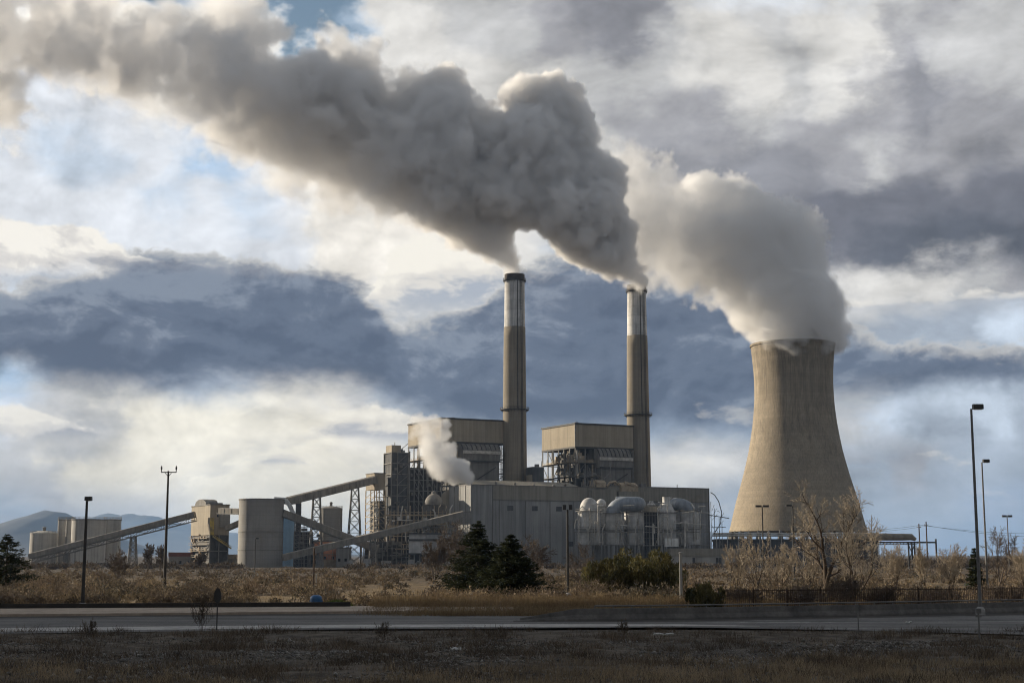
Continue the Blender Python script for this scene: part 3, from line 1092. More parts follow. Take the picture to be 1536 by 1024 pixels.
    m.tube([(15, -1, 0.5), (17, -1, 2.6), (21, 0, 3.4), (24, 1, 1.5)], 0.7, 12)
    m.bar((26, -2, 3), (33, -2, 1.2), 1.2)
    m.build_each('duct', M['tansteel'], w)


turbine_hall()


# ------------------------------------------------------------------ vessels in front of the annex
def dome_prof(r, z0, z1, hd, n=8):
    return [(r, z0), (r, z1)] + [(r * math.cos(R(90 * i / n)), z1 + hd * math.sin(R(90 * i / n))) for i in range(1, n)] + [(0.02, z1 + hd)]


def vessel(label, pxl, pxr, Y, top_py, sh_py, base_py, style, seed):
    pxc = (pxl + pxr) / 2
    c = at(pxc, 848, Y)
    c.z = gz(Y)
    r = (pxr - pxl) / 2 * Y / FPX
    z0, z1, z2 = (zat(p, Y) - c.z for p in (base_py, sh_py, top_py))
    r_ = random.Random(seed)
    t = thing('scrubber_vessel', label, 'process vessel', c, 0.0, 'scrubber vessels in front of the hall')
    smooth_by_angle(MB().lathe([(r, z0), (r, z1), (r * 0.995, z1 + 0.02)], 40).build('tank', M['vessel'], t))
    m = MB()
    if style == 'dome':
        m.lathe(dome_prof(r * 0.80, z1, z1 + 1.5, z2 - z1 - 1.5), 40)
    elif style == 'elbow_r':      # big duct leaving the top and bending to the right
        pts = [Vector((0, 0, z1))] + [Vector((r * 1.5 * (1 - math.cos(R(a))), 0, z1 + (z2 - z1 - r * .8) * math.sin(R(a)))) for a in range(10, 91, 10)]
        pts += [pts[-1] + Vector((6, 2, 0))]
        m.tube(pts, r * 0.85, 24)
    elif style == 'elbow_l':
        pts = [Vector((0, 0, z1))] + [Vector((-r * 1.2 * (1 - math.cos(R(a))), 0, z1 + (z2 - z1 - r * .6) * math.sin(R(a)))) for a in range(10, 91, 10)]
        pts += [pts[-1] + Vector((-4, 3, -1))]
        m.tube(pts, r * 0.62, 24)
    else:
        m.lathe([(r, z1), (r * 0.5, z1 + (z2 - z1) * .55), (r * 0.42, z1 + (z2 - z1) * .6), (r * 0.42, z2), (0.02, z2)], 40)
    smooth_by_angle(m.build('top_duct' if 'elbow' in style else 'dome', M['duct'] if 'elbow' in style else M['vessel'], t), 50)
    for z in (z0 + (z1 - z0) * .45, z1):
        m = MB()
        m.lathe([(r, z), (r + 1.1, z), (r + 1.1, z + .25), (r, z + .25)], 32, close=True)
        m.lathe([(r + 1.0, z + 1.1), (r + 1.1, z + 1.1), (r + 1.1, z + 1.2), (r + 1.0, z + 1.2)], 32, close=True)
        for i in range(14):
            a = i / 14 * 2 * math.pi
            m.bar(((r + 1.05) * math.cos(a), (r + 1.05) * math.sin(a), z), ((r + 1.05) * math.cos(a), (r + 1.05) * math.sin(a), z + 1.15), 0.1)
        m.build('walkway', M['steel'], t)
    m = MB()
    for i in range(10):
        a = i / 10 * 2 * math.pi
        m.bar((r * .93 * math.cos(a), r * .93 * math.sin(a), 0), (r * .93 * math.cos(a), r * .93 * math.sin(a), z0), 0.6)
    m.build('support_leg', M['steel'], t)
    m = MB()
    for i in range(2):
        a = R(r_.uniform(200, 340))
        p = Vector((math.cos(a), math.sin(a), 0))
        zb, zc = r_.uniform(z0 - 3, z0 + 3), r_.uniform(z1 - 4, z1 + 3)
        m.tube([p * (r + .6) + Vector((0, 0, zb)), p * (r + .6) + Vector((0, 0, zc)), p * (r * .6) + Vector((0, 0, zc + 2.0))], r_.uniform(.2, .45), 8)
    m.build_each('pipework', M['pipe'], t)
    return t


VY = 762
vessel('light grey vessel with a rounded dome, leftmost of the row', 867, 902, VY, 746, 767, 816, 'dome', 1)
vessel('vessel whose fat blue grey duct bends off its top to the right', 908, 934, VY, 745, 770, 816, 'elbow_r', 2)
vessel('dark grey vessel under the horizontal blue grey duct', 937, 967, VY + 6, 762, 768, 816, 'dome', 3)
vessel('pale vessel with a stepped conical top, fourth of the row', 987, 1015, VY, 745, 769, 816, 'cone', 4)
vessel('vessel with a short elbow duct on top, last of the row', 1021, 1050, VY + 6, 747, 766, 816, 'elbow_l', 5)


vessel('small domed vessel standing behind the leftmost two', 893, 912, VY + 16, 748, 760, 816, 'dome', 6)
vessel('narrow grey vessel behind the dark block and fourth vessel', 970, 986, VY + 18, 751, 758, 816, 'cone', 7)
vessel('domed vessel peeping between the last two of the row', 1003, 1026, VY + 18, 746, 760, 816, 'dome', 8)


def big_duct():
    Y = VY + 2
    c = at(938, 757, Y)
    t = thing('horizontal_duct', 'fat blue grey horizontal duct lying across the vessel tops', 'duct', c)
    k = Y / FPX
    m = MB()
    xs = [-14, -4, 4, 14, 22, 27, 30]
    rr = [8.4, 8.6, 9.8, 10.4, 10.2, 8, 3]
    m.tube([(x * k, 0, (0.5 if i > 1 else 1.5)) for i, x in enumerate(xs)], [q * k for q in rr], 28)
    smooth_by_angle(m.build('duct_body', M['duct'], t), 50)
    m = MB()
    for x, q in ((-9, 8.8), (-1, 9.3), (6, 10.2), (14, 10.6)):
        m.tube([(x * k - .25, 0, .6), (x * k + .25, 0, .6)], q * k + .1, 28)
    m.build('flange', M['steel'], t)
    m = MB()
    for x in (-10, 2, 12, 22):
        m.bar((x * k, 1, -3), (x * k, 1, c.z * -1 + gz(Y)), 0.7)
    m.build('support_leg', M['steel'], t)
    # dark steel annexe between the third and fourth vessels
    c = at(966, 848, VY + 8)
    c.z = gz(VY)
    u = thing('duct_tower', 'dark ribbed block filling the gap between the grey vessels', 'duct tower', c)
    w = 22 * (VY / FPX)
    z = zat(767, VY) - c.z
    MB().box(0, w, 0, 12, 0, z).build('tower_wall', M['dark'], u)
    MB().box(-1, w + 1.5, -1, 13, z, z + 3).build('roof_duct', M['hall_band'], u)
    m = MB()
    for i in range(6):
        m.bar((w * i / 5, -.3, 0), (w * i / 5, -.3, z), 0.35)
    for q in range(3, int(z), 4):
        m.bar((0, -.3, q), (w, -.3, q), 0.3)
    m.build('rib', M['casing'], u)


big_duct()


def vessel_platform():
    Y = VY - 8
    c0, c1 = at(862, 848, Y), at(1066, 848, Y)
    z = gz(Y)
    c = Vector((c0.x, Y, z))
    W = c1.x - c0.x
    t = thing('pipe_rack', 'long steel walkway and pipe rack running in front of the vessels', 'pipe rack', c)
    m = MB()
    r_ = random.Random(77)
    h1, h2 = zat(797, Y) - z, zat(817, Y) - z
    for h in (h1, h2):
        m.box(0, W, -.8, .8, h - .4, h)
        m.bar((0, -.8, h + 1.1), (W, -.8, h + 1.1), 0.12)
    n = 9
    for i in range(n + 1):
        x = W * i / n
        m.bar((x, -.6, 0), (x, -.6, h1 if i % 2 else h2), 0.35)
    m.build('rack_frame', M['steel'], t)
    m = MB()
    for i in range(17):
        x = r_.uniform(0, W - 4)
        zz = r_.uniform(h2, zat(768, Y) - z)
        if i % 3 == 0:
            m.tube([(x, -1, zz), (x + r_.uniform(1, 8), -1, zz + r_.uniform(-1, 1))], r_.uniform(.15, .4), 8)
        elif i % 3 == 1:
            m.tube([(x, -1.2, h2), (x, -1.2, zz), (x + r_.uniform(-3, 3), -.5, zz + 3)], r_.uniform(.15, .4), 8)
        else:
            m.bar((x, -1.2, h2), (x + r_.uniform(-4, 4), -1.2, zz), 0.25)
    m.build_each('pipework', M['pipe'], t)
    m = MB()
    m.box(W * .66, W * .76, -4, -1.2, zat(818, Y) - z - .5, zat(807, Y) - z)
    m.build('control_cabin', M['white'], t)
    # low concrete building and wall in front, right of the green shrub
    Y2 = 735
    c = at(1006, 850, Y2)
    c.z = gz(Y2)
    u = thing('low_building', 'low grey flat building with pale wall panels at the vessels\' foot', 'building', c)
    w = xat(1116, Y2, 0) - c.x
    za, zb = zat(822, Y2) - c.z, zat(834, Y2) - c.z
    MB().box(0, w, 0, 18, zb, za).build('roof', M['hall_band'], u)
    MB().box(0.5, w - .5, 0.6, 17, 0, zb).build('wall', M['tankwhite'], u)
    m = MB()
    for x in (w * .3, w * .62, w * .66, w * .9):
        m.box(x, x + 1.2, 0.3, 0.58, 0, zb - .6)
    m.build_each('door', M['dark'], u)
    # curved pipe gantry at the right end of the annex
    Y3 = 800
    c = at(1068, 848, Y3)
    c.z = gz(Y3)
    v = thing('pipe_gantry', 'thin steel gantry with a curved pipe at the right end of the halls', 'gantry', c)
    k = Y3 / FPX
    hz = lambda p: zat(p, Y3) - c.z
    m = MB()
    for x in (0, 5, 12, 16):
        m.bar((x * k, 0, 0), (x * k, 0, hz(752 + x * 2)), 0.3)
    r2 = random.Random(5)
    for i in range(26):
        z = hz(r2.uniform(765, 835))
        x = r2.uniform(-2, 14) * k
        m.bar((x, 0, z), (x + r2.uniform(2, 8) * k, 0, z + r2.uniform(-3, 4)), 0.2)
    m.bar((-3 * k, 0, hz(772)), (27 * k, 0, hz(777)), 0.45)
    m.bar((0, 0, hz(790)), (22 * k, 0, hz(790)), 0.3)
    m.build('gantry_frame', M['steel'], v)
    # arched pipes and caged ladders among the vessels
    r3 = random.Random(41)
    w2 = thing('pipe_cluster', 'tangle of pale arched pipes and ladders between the vessels', 'pipework', Vector((c0.x, VY - 12, z)))
    hv = lambda p: zat(p, VY - 12) - z
    kk = (VY - 12) / FPX
    m = MB()
    for i in range(30):
        x = r3.uniform(0, 190) * kk
        za, zb = hv(r3.uniform(800, 822)), hv(r3.uniform(752, 790))
        u = r3.random()
        if u < .35:
            dx = r3.uniform(-9, 9) * kk
            m.tube([(x, 0, za), (x, 0, zb - 2), (x + dx * .4, 0, zb), (x + dx, .4, zb - r3.uniform(0, 2)), (x + dx * 1.3, .8, zb - 5)], r3.uniform(.16, .42), 8)
        elif u < .65:
            m.tube([(x, 0, za), (x, 0, zb)], r3.uniform(.12, .3), 7)
        else:
            m.tube([(x, -.3, zb), (x + r3.uniform(6, 24) * kk, -.3, zb + r3.uniform(-.6, .6))], r3.uniform(.14, .34), 7)
    m.build_each('pipework', M['pipe'], w2)
    for x in (26, 62, 96, 131, 172):
        m = MB()
        for s in (-.35, .35):
            m.bar((x * kk + s, -.4, 0), (x * kk + s, -.4, hv(766)), 0.12)
        q = 1.0
        while q < hv(766):
            m.bar((x * kk - .35, -.4, q), (x * kk + .35, -.4, q), 0.08)
            q += .8
        m.build('ladder', M['galv'], w2)
    m = MB()
    m.tube([(0, 0, hz(738)), (6 * k, 0, hz(742)), (12 * k, 0, hz(752)), (16 * k, 0, hz(768)), (14 * k, 0, hz(785)), (4 * k, 0, hz(800))], 0.25, 8)
    m.build('curved_pipe', M['steel'], v)
    # pipe bridge between halls and tower foot
    Y4 = 840
    c = at(1075, 848, Y4)
    c.z = gz(Y4)
    k = Y4 / FPX
    hz = lambda p: zat(p, Y4) - c.z
    v = thing('pump_building', 'long low dark building in front of the cooling tower foot', 'building', c)
    MB().box(0, 240 * k, 0, 14, 0, hz(812)).build('wall', M['darkclad'], v)
    MB().box(-.5, 240 * k + .5, -.5, 14.5, hz(812), hz(808)).build('roof', M['dark'], v)
    m = MB()
    for zz in (hz(800), hz(803)):
        m.tube([(-6 * k, -2, zz), (240 * k, -2, zz)], 0.5, 8)
    for i in range(16):
        m.bar((i * 16 * k, -2, 0), (i * 16 * k, -2, hz(800)), 0.4)
    m.build('header_pipe', M['pipe'], v)


vessel_platform()


# ------------------------------------------------------------------ low plant left of the hall
def low_plant():
    r_ = random.Random(21)
    # domed vessel
    Y = 782
    c = at(650, 848, Y)
    c.z = gz(Y)
    k = Y / FPX
    hz = lambda p: zat(p, Y) - c.z
    t = thing('domed_tank', 'squat tan tank with a domed lid on a steel deck left of the hall', 'tank', c)
    smooth_by_angle(MB().lathe(dome_prof(14 * k, hz(776), hz(757), (757 - 740) * k), 36).build('tank', M['casing'], t), 50)
    MB().lathe([(3.4 * k, hz(742)), (3.4 * k, hz(737)), (0.02, hz(736))], 16).build('vent', M['steel'], t)
    m = MB()
    for h in (757, 766, 776, 790):
        z = hz(h)
        m.lathe([(14 * k, z), (16.5 * k, z), (16.5 * k, z + .3), (14 * k, z + .3)], 24, close=True)
    for i in range(12):
        a = i / 12 * 2 * math.pi
        m.bar((16 * k * math.cos(a), 16 * k * math.sin(a), 0), (16 * k * math.cos(a), 16 * k * math.sin(a), hz(755)), 0.35)
    m.build('platform', M['steel'], t)
    # round-backed hood beside the gable
    c = at(668, 848, 806)
    c.z = gz(Y)
    t = thing('rounded_hood', 'light rounded casing tucked against the lit end of the hall', 'casing', c)
    pr = [(-7 * k, 0), (-7 * k, hz(742))] + [(-7 * k + 12 * k * (1 - math.cos(R(a))), hz(742) + 10 * k * math.sin(R(a))) for a in (20, 40, 60, 80)] + [(8 * k, hz(731)), (8 * k, 0)]
    MB().prism(pr, 0, 12, 'y').build('casing_shell', M['hall_band'], t)
    m = MB()
    for q in (3, 8):
        m.bar((-7.4 * k, q, 0), (-7.4 * k, q, hz(742)), 0.3)
    m.build('rib', M['steel'], t)
    # pump house in front
    Y = 752
    c = at(613, 850, Y)
    c.z = gz(Y)
    k = Y / FPX
    hz = lambda p: zat(p, Y) - c.z
    t = thing('pump_house', 'pale grey flat shed raised over a dark open undercroft left of the spruces', 'shed', c)
    w = 66 * k
    MB().box(0, 25 * k, 0, 14, hz(829), hz(800)).build('west_bay', M['vessel'], t)
    MB().box(25 * k + .02, w, -.8, 14, hz(829), hz(801)).build('wall', M['hall'], t)
    m = MB()
    m.box(-.4, w + .4, -1.2, 14.4, hz(829) - .8, hz(829))
    m.box(-.3, w + .3, -1.0, 14.3, hz(800.5), hz(799))
    m.box(0, w, -.95, -.82, hz(811), hz(808))
    m.build('trim', M['dark'], t)
    m = MB()
    for i in range(9):
        m.bar((w * i / 8, -.6, 0), (w * i / 8, -.6, hz(829)), 0.5)
    m.build('column', M['steel'], t)
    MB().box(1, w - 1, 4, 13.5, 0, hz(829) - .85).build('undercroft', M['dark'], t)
    m = MB()
    for i in range(14):
        x = r_.uniform(1, w - 4)
        m.box(x, x + r_.uniform(.8, 3), .5, 2.5, 0, r_.uniform(1, 3.6))
    m.build_each('equipment_box', M['pipe'], t)
    # pipe deck behind it with posts, and its pale low cabin
    Y = 775
    c = at(578, 850, Y)
    c.z = gz(Y)
    k = Y / FPX
    hz = lambda p: zat(p, Y) - c.z
    t = thing('pipe_deck', 'tan steel deck with upright posts in front of the narrow dark tower', 'steel deck', c)
    m = MB()
    m.box(0, 90 * k, 0, 5, hz(773), hz(771))
    m.box(30 * k, 84 * k, -2, 3, hz(787), hz(785))
    for i in range(16):
        x = i * 6 * k
        m.bar((x, 0, 0), (x, 0, hz(765) if i % 3 else hz(758)), 0.4)
    for zz in (768, 780, 792, 804, 816, 830):
        m.bar((0, -.2, hz(zz)), (90 * k, -.2, hz(zz)), 0.22)
    for i in range(15):
        m.bar((i * 6 * k, -.2, hz(804)), ((i + 1) * 6 * k, -.2, hz(780)), 0.2)
    m.build('deck_frame', M['tansteel'], t)
    MB().box(0, 38 * k, 3, 12, hz(800), hz(787)).build('cabin', M['hall_band'], t)
    for mat, cnt in (('pipe', 46), ('casing', 30), ('tansteel', 36)):
        m = MB()
        for i in range(cnt):
            x = r_.uniform(0, 100 * k)
            z = hz(r_.uniform(775, 846))
            u = r_.random()
            if u < .4:
                m.box(x, x + r_.uniform(.6, 2.2), -1, 1.5, z, z + r_.uniform(.6, 2.0))
            elif u < .7:
                m.tube([(x, -.8, z), (x, -.8, z + r_.uniform(2, 6)), (x + r_.uniform(-2, 2), -.4, z + 7)], r_.uniform(.18, .4), 7)
            else:
                m.tube([(x, -.9, z), (x + r_.uniform(3, 10), -.9, z)], r_.uniform(.15, .35), 7)
        m.build_each('pipework', M[mat], t)
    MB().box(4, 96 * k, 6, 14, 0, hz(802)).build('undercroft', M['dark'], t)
    # open steel racks below the conveyors
    Y = 770
    c = at(545, 850, Y)
    c.z = gz(Y)
    hz = lambda p: zat(p, Y) - c.z
    t = thing('equipment_rack', 'dark cluttered steel rack under the crossing conveyors', 'steel rack', c)
    m = MB()
    for i in range(10):
        x = i * 7 * k
        m.bar((x, 0, 0), (x, 0, hz(800 + (i * 7) % 15)), 0.35)
    for zz in (812, 822, 833, 842):
        m.bar((0, 0, hz(zz)), (64 * k, 0, hz(zz)), 0.3)
    m.build('rack_frame', M['steel'], t)
    m = MB()
    for i in range(26):
        x, z = r_.uniform(0, 60 * k), hz(r_.uniform(815, 846))
        m.box(x, x + r_.uniform(.6, 3), .3, 2.5, z, z + r_.uniform(.6, 2.5))
    m.build_each('equipment_box', M['casing'], t)
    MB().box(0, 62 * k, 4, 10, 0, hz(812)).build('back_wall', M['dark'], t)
    # a little fenced row of pale cabinets
    Y = 735
    c = at(600, 851, Y)
    c.z = gz(Y)
    k = Y / FPX
    for i, (x, w, h, lb) in enumerate(((-78, 8, 3.6, 'small white cabinet standing under the brick block'), (-54, 10, 4.2, 'pale cabinet beneath the conveyor crossing'),
                                       (-28, 14, 3.2, 'wide pale cabinet below the cluttered steel rack'), (12, 9, 3.8, 'pale cabinet in front of the tan pipe deck'))):
        q = thing('equipment_cabinet', lb, 'cabinet', (c.x + x * k, c.y, c.z), 0, 'pale cabinets along the plant edge')
        MB().box(0, w * k, 0, 2.5, 0, h).build('body', M['tankwhite'], q)
        MB().box(.3, w * k - .3, -.12, -.003, .4, h - .5).build_each('door', M['hall'], q)
        MB().box(-.2, w * k + .2, -.2, 2.7, h, h + .25).build('roof', M['steel'], q)


low_plant()


# ------------------------------------------------------------------ silos and tanks
def railing(m, r, z, n=20, cx=0, cy=0):
    for h in (0.6, 1.2):
        m.lathe([(r - .06, z + h), (r + .06, z + h), (r + .06, z + h + .1), (r - .06, z + h + .1)], 36, cx, cy, close=True)
    for i in range(n):
        a = i / n * 2 * math.pi
        m.bar((cx + r * math.cos(a), cy + r * math.sin(a), z), (cx + r * math.cos(a), cy + r * math.sin(a), z + 1.25), 0.1)


def silo(name, label, cat, pxl, pxr, Y, top_py, mat, dome=0.0, rail=True, group=None, bands=0, ladder=True):
    pxc = (pxl + pxr) / 2
    c = at(pxc, 848, Y)
    c.z = gz(Y)
    k = Y / FPX
    r, h = (pxr - pxl) / 2 * k, zat(top_py, Y) - c.z
    t = thing(name, label, cat, c, 0, group)
    if dome:
        smooth_by_angle(MB().lathe([(r, 0), (r, h)], 56).build('tank', mat, t))
        smooth_by_angle(MB().lathe([(r + .15, h), (r + .15, h + .3), (r * .8, h + dome * .45), (r * .45, h + dome * .85), (0.02, h + dome)], 56).build('roof', mat, t), 50)
        MB().lathe([(r * .12, h + dome * .8), (r * .12, h + dome + 1.6), (r * .2, h + dome + 1.7), (0.02, h + dome + 2.4)], 14).build('vent', M['steel'], t)
    else:
        smooth_by_angle(MB().lathe([(r, 0), (r, h)], 56).build('tank', mat, t))
        MB().lathe([(r + .25, h), (r + .25, h + .6), (0.02, h + .9)], 56).build('roof', M['casing'], t)
    if rail or bands or ladder:
        m = MB()
        if rail:
            railing(m, r, h + (.3 if dome else .6))
        for i in range(bands):
            z = h * (0.25 + 0.27 * i)
            m.lathe([(r, z), (r + .22, z), (r + .22, z + .35), (r, z + .35)], 56, close=True)
        if ladder:
            a = R(-118)
            for s in (-.35, .35):
                p = Vector((math.cos(a) * (r + .25) - math.sin(a) * s, math.sin(a) * (r + .25) + math.cos(a) * s, 0))
                m.bar(p, p + Vector((0, 0, h)), 0.14)
            for j in range(int(h / 1.2)):
                p = Vector((math.cos(a) * (r + .25), math.sin(a) * (r + .25), j * 1.2))
                d = Vector((-math.sin(a), math.cos(a), 0)) * .35
                m.bar(p - d, p + d, 0.1)
        m.build('railing', M['steel'], t)
    return t


big = silo('coal_silo', 'broad grey concrete silo standing beside the transfer building', 'silo', 357, 423, 748, 750, M['concrete'], rail=False, bands=2, ladder=True)
grp = 'pale storage tanks at the far left'
silo('storage_tank', 'short domed tank behind the dark spruce at the far left', 'tank', 44, 84, 860, 800, M['tankwhite'], dome=1.8, group=grp)
silo('storage_tank', 'slim pale tank at the left end of the tall tanks', 'tank', 84.5, 97, 868, 780, M['tankwhite'], group=grp)
silo('storage_tank', 'slim pale tank pressed against the widest tank', 'tank', 96.5, 109, 860, 780, M['tankwhite'], group=grp)
silo('storage_tank', 'widest of the tall pale tanks behind the long conveyor', 'tank', 106, 156, 850, 780, M['tankwhite'], group=grp)
silo('storage_tank', 'tall tank at the right end of the far left tanks', 'tank', 154, 179, 872, 780, M['tankwhite'], group=grp)
silo('blue_tank', 'blue painted tank half hidden behind the concrete silo', 'tank', 412, 440, 840, 777, M['bluetank'], dome=1.2, rail=False)
silo('ash_silo', 'grey tank with a low dome and vent between the lattice supports', 'tank', 478, 512, 800, 763, M['concrete'], dome=1.6, rail=True, bands=2)


def left_low():
    specs = [
        ('low_shed', 'low concrete shed with a red brown roof left of the transfer building', 'shed', 253, 288, 800, 834, 828, 'concrete', 'redroof'),
        ('low_shed', 'long low tan shed at the transfer building foot', 'shed', 302, 352, 780, 838, 831, 'hall_band', 'tansteel'),
        ('low_shed', 'flat grey shed under the far left tanks', 'shed', 133, 160, 800, 846, 843, 'hall', 'casing'),
        ('brick_block', 'red brick block under the descending conveyor', 'building', 470, 505, 790, 812, 810, 'brick', 'casing'),
        ('grey_block', 'plain grey block right of the red brick block', 'building', 504, 523, 788, 822, 820, 'hall', 'casing'),
    ]
    for nm, lb, ct, p0, p1, Y, wy, ry, wm, rm in specs:
        c = at(p0, 849, Y)
        c.z = gz(Y)
        k = Y / FPX
        w = (p1 - p0) * k
        t = thing(nm, lb, ct, c, R(14) if nm == 'brick_block' else 0.0)
        zw, zr = zat(wy, Y) - c.z, zat(ry, Y) - c.z
        MB().box(0, w, 0, 12, 0, zw).build('wall', M[wm], t)
        MB().box(-.3, w + .3, -.3, 12.3, zw, zr).build('roof', M[rm], t)
        m = MB()
        n = max(2, int(w / 4))
        for i in range(n):
            x = w * (i + .3) / n
            m.box(x, x + 1.3, -.1, -.003, zw * .3, zw * .3 + min(1.6, zw * .4))
        m.build_each('window', M['glass'], t)
        if nm == 'brick_block':
            m = MB()
            for i in range(6):
                m.bar((w * i / 5, -.5, 0), (w * i / 5, -.5, zw * (.5 if i % 2 else .9)), 0.3)
            m.bar((0, -.5, zw * .5), (w, -.5, zw * .5), 0.3)
            m.box(0, w, -.3, -.05, 0, zw * .28)
            m.build('pipe_support', M['tansteel'], t)


left_low()


# ------------------------------------------------------------------ coal transfer building
def coal_house():
    Y = 770
    c = at(313, 849, Y)
    c.z = gz(Y)
    k = Y / FPX
    hz = lambda p: zat(p, Y) - c.z
    t = thing('transfer_building', 'blocky tan coal transfer building with yellow panels and a dark hopper', 'transfer building', c, YAW)
    L1, L2 = len1(c, 344, 20), len2(c, 287, 20)
    zt, zm, zb = hz(757), hz(802), hz(826)
    MB().box(0, L1, 0, L2, zm, zt).build('upper_wall', M['beige'], t)
    m = MB()
    m.box(-.3, L1 + .3, -.3, L2 + .3, zt, zt + .5)
    m.box(L1 * .55, L1 * .95, L2 * .3, L2 * .8, zt + .5, zt + 1.6)
    m.build('roof', M['casing'], t)
    # half-round penthouse on the roof
    pr = [(L2 * .25 + (L2 * .3) * (1 - math.cos(R(a))), zt + .5 + 3.2 * math.sin(R(a))) for a in range(0, 181, 20)]
    MB().prism(pr, L1 * .02, L1 * .66).build('penthouse', M['casing'], t)
    MB().box(L1 * .08, L1, 1.2, L2 - .5, 0, zm).build('hopper', M['dark'], t)
    m = MB()
    for a in (0.2, L1 * .5, L1 - .2):
        for b in (0.2, L2 - .2):
            m.bar((a, b, 0), (a, b, zm), 0.5)
    m.bar((0, .2, zb), (L1, .2, zb), 0.5)
    m.bar((.2, 0, zb), (.2, L2, zb), 0.5)
    for z in (zb * .5, zb, zm * .8):
        m.bar((.2, 0, z), (.2, L2, z), 0.3)
        m.bar((.2, L2 * .5, z), (.2, L2, z + 3), 0.25)
        m.bar((.2, L2 * .5, z), (.2, 0, z + 3), 0.25)
    m.build('steel_frame', M['steel'], t)
    m = MB()
    m.box(L1 * .0, L1 * .2, -.25, -.003, hz(800), hz(776))
    m.prism([(-.28, hz(802)), (-.28, hz(788)), (-.9, hz(792)), (-.9, hz(802))], L1 * .01, L1 * .2)
    m.build('yellow_panel', M['yellow'], t)
    m = MB()
    m.bar((L1 * .15, -.8, hz(804)), (L1 * 1.12, -.8, hz(822)), 0.7)
    m.bar((L1 * .15, -.8, hz(801)), (L1 * 1.12, -.8, hz(819)), 0.2)
    for i in range(9):
        p = Vector((L1 * .15, -.8, hz(804))).lerp(Vector((L1 * 1.12, -.8, hz(822))), i / 8)
        m.bar(p, p + Vector((0, 0, 1.1)), 0.14)
    m.build('yellow_stair', M['yellow'], t)
    m = MB()
    r_ = random.Random(2)
    for i in range(26):
        b = r_.uniform(.5, L2 - 2)
        z = r_.uniform(0, zm)
        m.box(-.9, -.05, b, b + r_.uniform(.3, 1.6), z, z + r_.uniform(.4, 2))
    for i in range(5):
        z = zm * (i + .5) / 5
        m.box(-1.3, 0.0, .4, L2 - .4, z, z + .18)
        m.bar((-1.25, .4, z + 1.1), (-1.25, L2 - .4, z + 1.1), 0.1)
    m.build_each('stair_landing', M['tansteel'], t)
    m = MB()
    for i in range(4):
        a = L1 * (.35 + .16 * i)
        m.box(a, a + .9, -.1, -.003, hz(775), hz(771))
    m.build_each('window', M['glass'], t)
    m = MB()
    m.box(L1 * .5, L1 * 1.0, -1.6, -.05, hz(790), hz(764))
    m.build('bin', M['concrete'], t)
    # black chute building just behind the silo edge
    m = MB()
    m.prism([(L1 * .25, zm - .2), (L1 * .95, zm - .2), (L1 * .8, zm - 7), (L1 * .4, zm - 7)], 0.2, 1.15, 'y')
    m.build('chute', M['dark'], t)


coal_house()


# ------------------------------------------------------------------ conveyors
def lattice_tower(parent, base, top_z, w0, w1, mat):
    """four-legged tapering lattice, local coordinates of parent"""
    m = MB()
    n = 7
    for s in range(n):
        za, zb = top_z * s / n, top_z * (s + 1) / n
        wa, wb = w0 + (w1 - w0) * s / n, w0 + (w1 - w0) * (s + 1) / n
        cs = [(-1, -1), (1, -1), (1, 1), (-1, 1)]
        for i in range(4):
            (ax, ay), (bx, by) = cs[i], cs[(i + 1) % 4]
            p0, p1 = Vector((ax * wa, ay * wa, za)), Vector((ax * wb, ay * wb, zb))
            q0, q1 = Vector((bx * wa, by * wa, za)), Vector((bx * wb, by * wb, zb))
            m.bar(base + p0, base + p1, 0.42)
            m.bar(base + p0, base + q1, 0.26)
            m.bar(base + q0, base + p1, 0.26)
            m.bar(base + p1, base + q1, 0.26)
    return m.build('support_tower', mat, parent)


def conveyor(label, A, B, thick, width, mat, truss=0.0, towers=(), roofline=True, openframe=False):
    """A, B: (px, py, Y) of the gallery's mid line"""
    pa, pb = at(*A), at(*B)
    g = Vector((pa.x, pa.y, gz(pa.y)))
    t = thing('conveyor', label, 'conveyor', g)
    a, b = pa - g, pb - g
    d = (b - a).normalized()
    side = d.cross(Vector((0, 0, 1))).normalized()
    up = side.cross(d).normalized()
    m = MB()
    vs = []
    for e in (a, b):
        for s, h in ((-1, -1), (1, -1), (1, 1), (0, 1.25), (-1, 1)):
            vs.append(e + side * s * width / 2 + up * h * thick / 2)
    m.add(vs, [(0, 1, 6, 5), (1, 2, 7, 6), (2, 3, 8, 7), (3, 4, 9, 8), (4, 0, 5, 9), (4, 3, 2, 1, 0), (5, 6, 7, 8, 9)])
    m.build('gallery', mat, t)
    m = MB()
    L = (b - a).length
    n = int(L / 5)
    for i in range(n + 1):
        c = a.lerp(b, i / n)
        for s in (-1, 1):
            m.bar(c + side * s * (width / 2 + .06) - up * thick * .5, c + side * s * (width / 2 + .06) + up * thick * .5, 0.18)
    for s in (-1, 1):
        m.bar(a + side * s * (width / 2 + .1) - up * thick * .52, b + side * s * (width / 2 + .1) - up * thick * .52, 0.4)
    if truss:
        for s in (-1, 1):
            m.truss(a + side * s * width / 2 - up * (thick * .5 + truss), b + side * s * width / 2 - up * (thick * .5 + truss), up * (truss - .2), 0.32, max(4, int(L / 4.5)))
    m.build('gallery_truss', M['steel'], t)
    for px, w0, w1 in towers:
        # where the gallery passes that pixel column
        best = min((abs(768 + FPX * (q.x) / (q.y * CP + q.z * SP) - px), s_) for s_, q in ((s / 200, pa.lerp(pb, s / 200)) for s in range(201)))
        q = pa.lerp(pb, best[1])
        base = Vector((q.x, q.y, gz(q.y))) - g
        lattice_tower(t, base, (q.z - thick * .5 - truss) - gz(q.y), w0, w1, M['steel'])
    return t


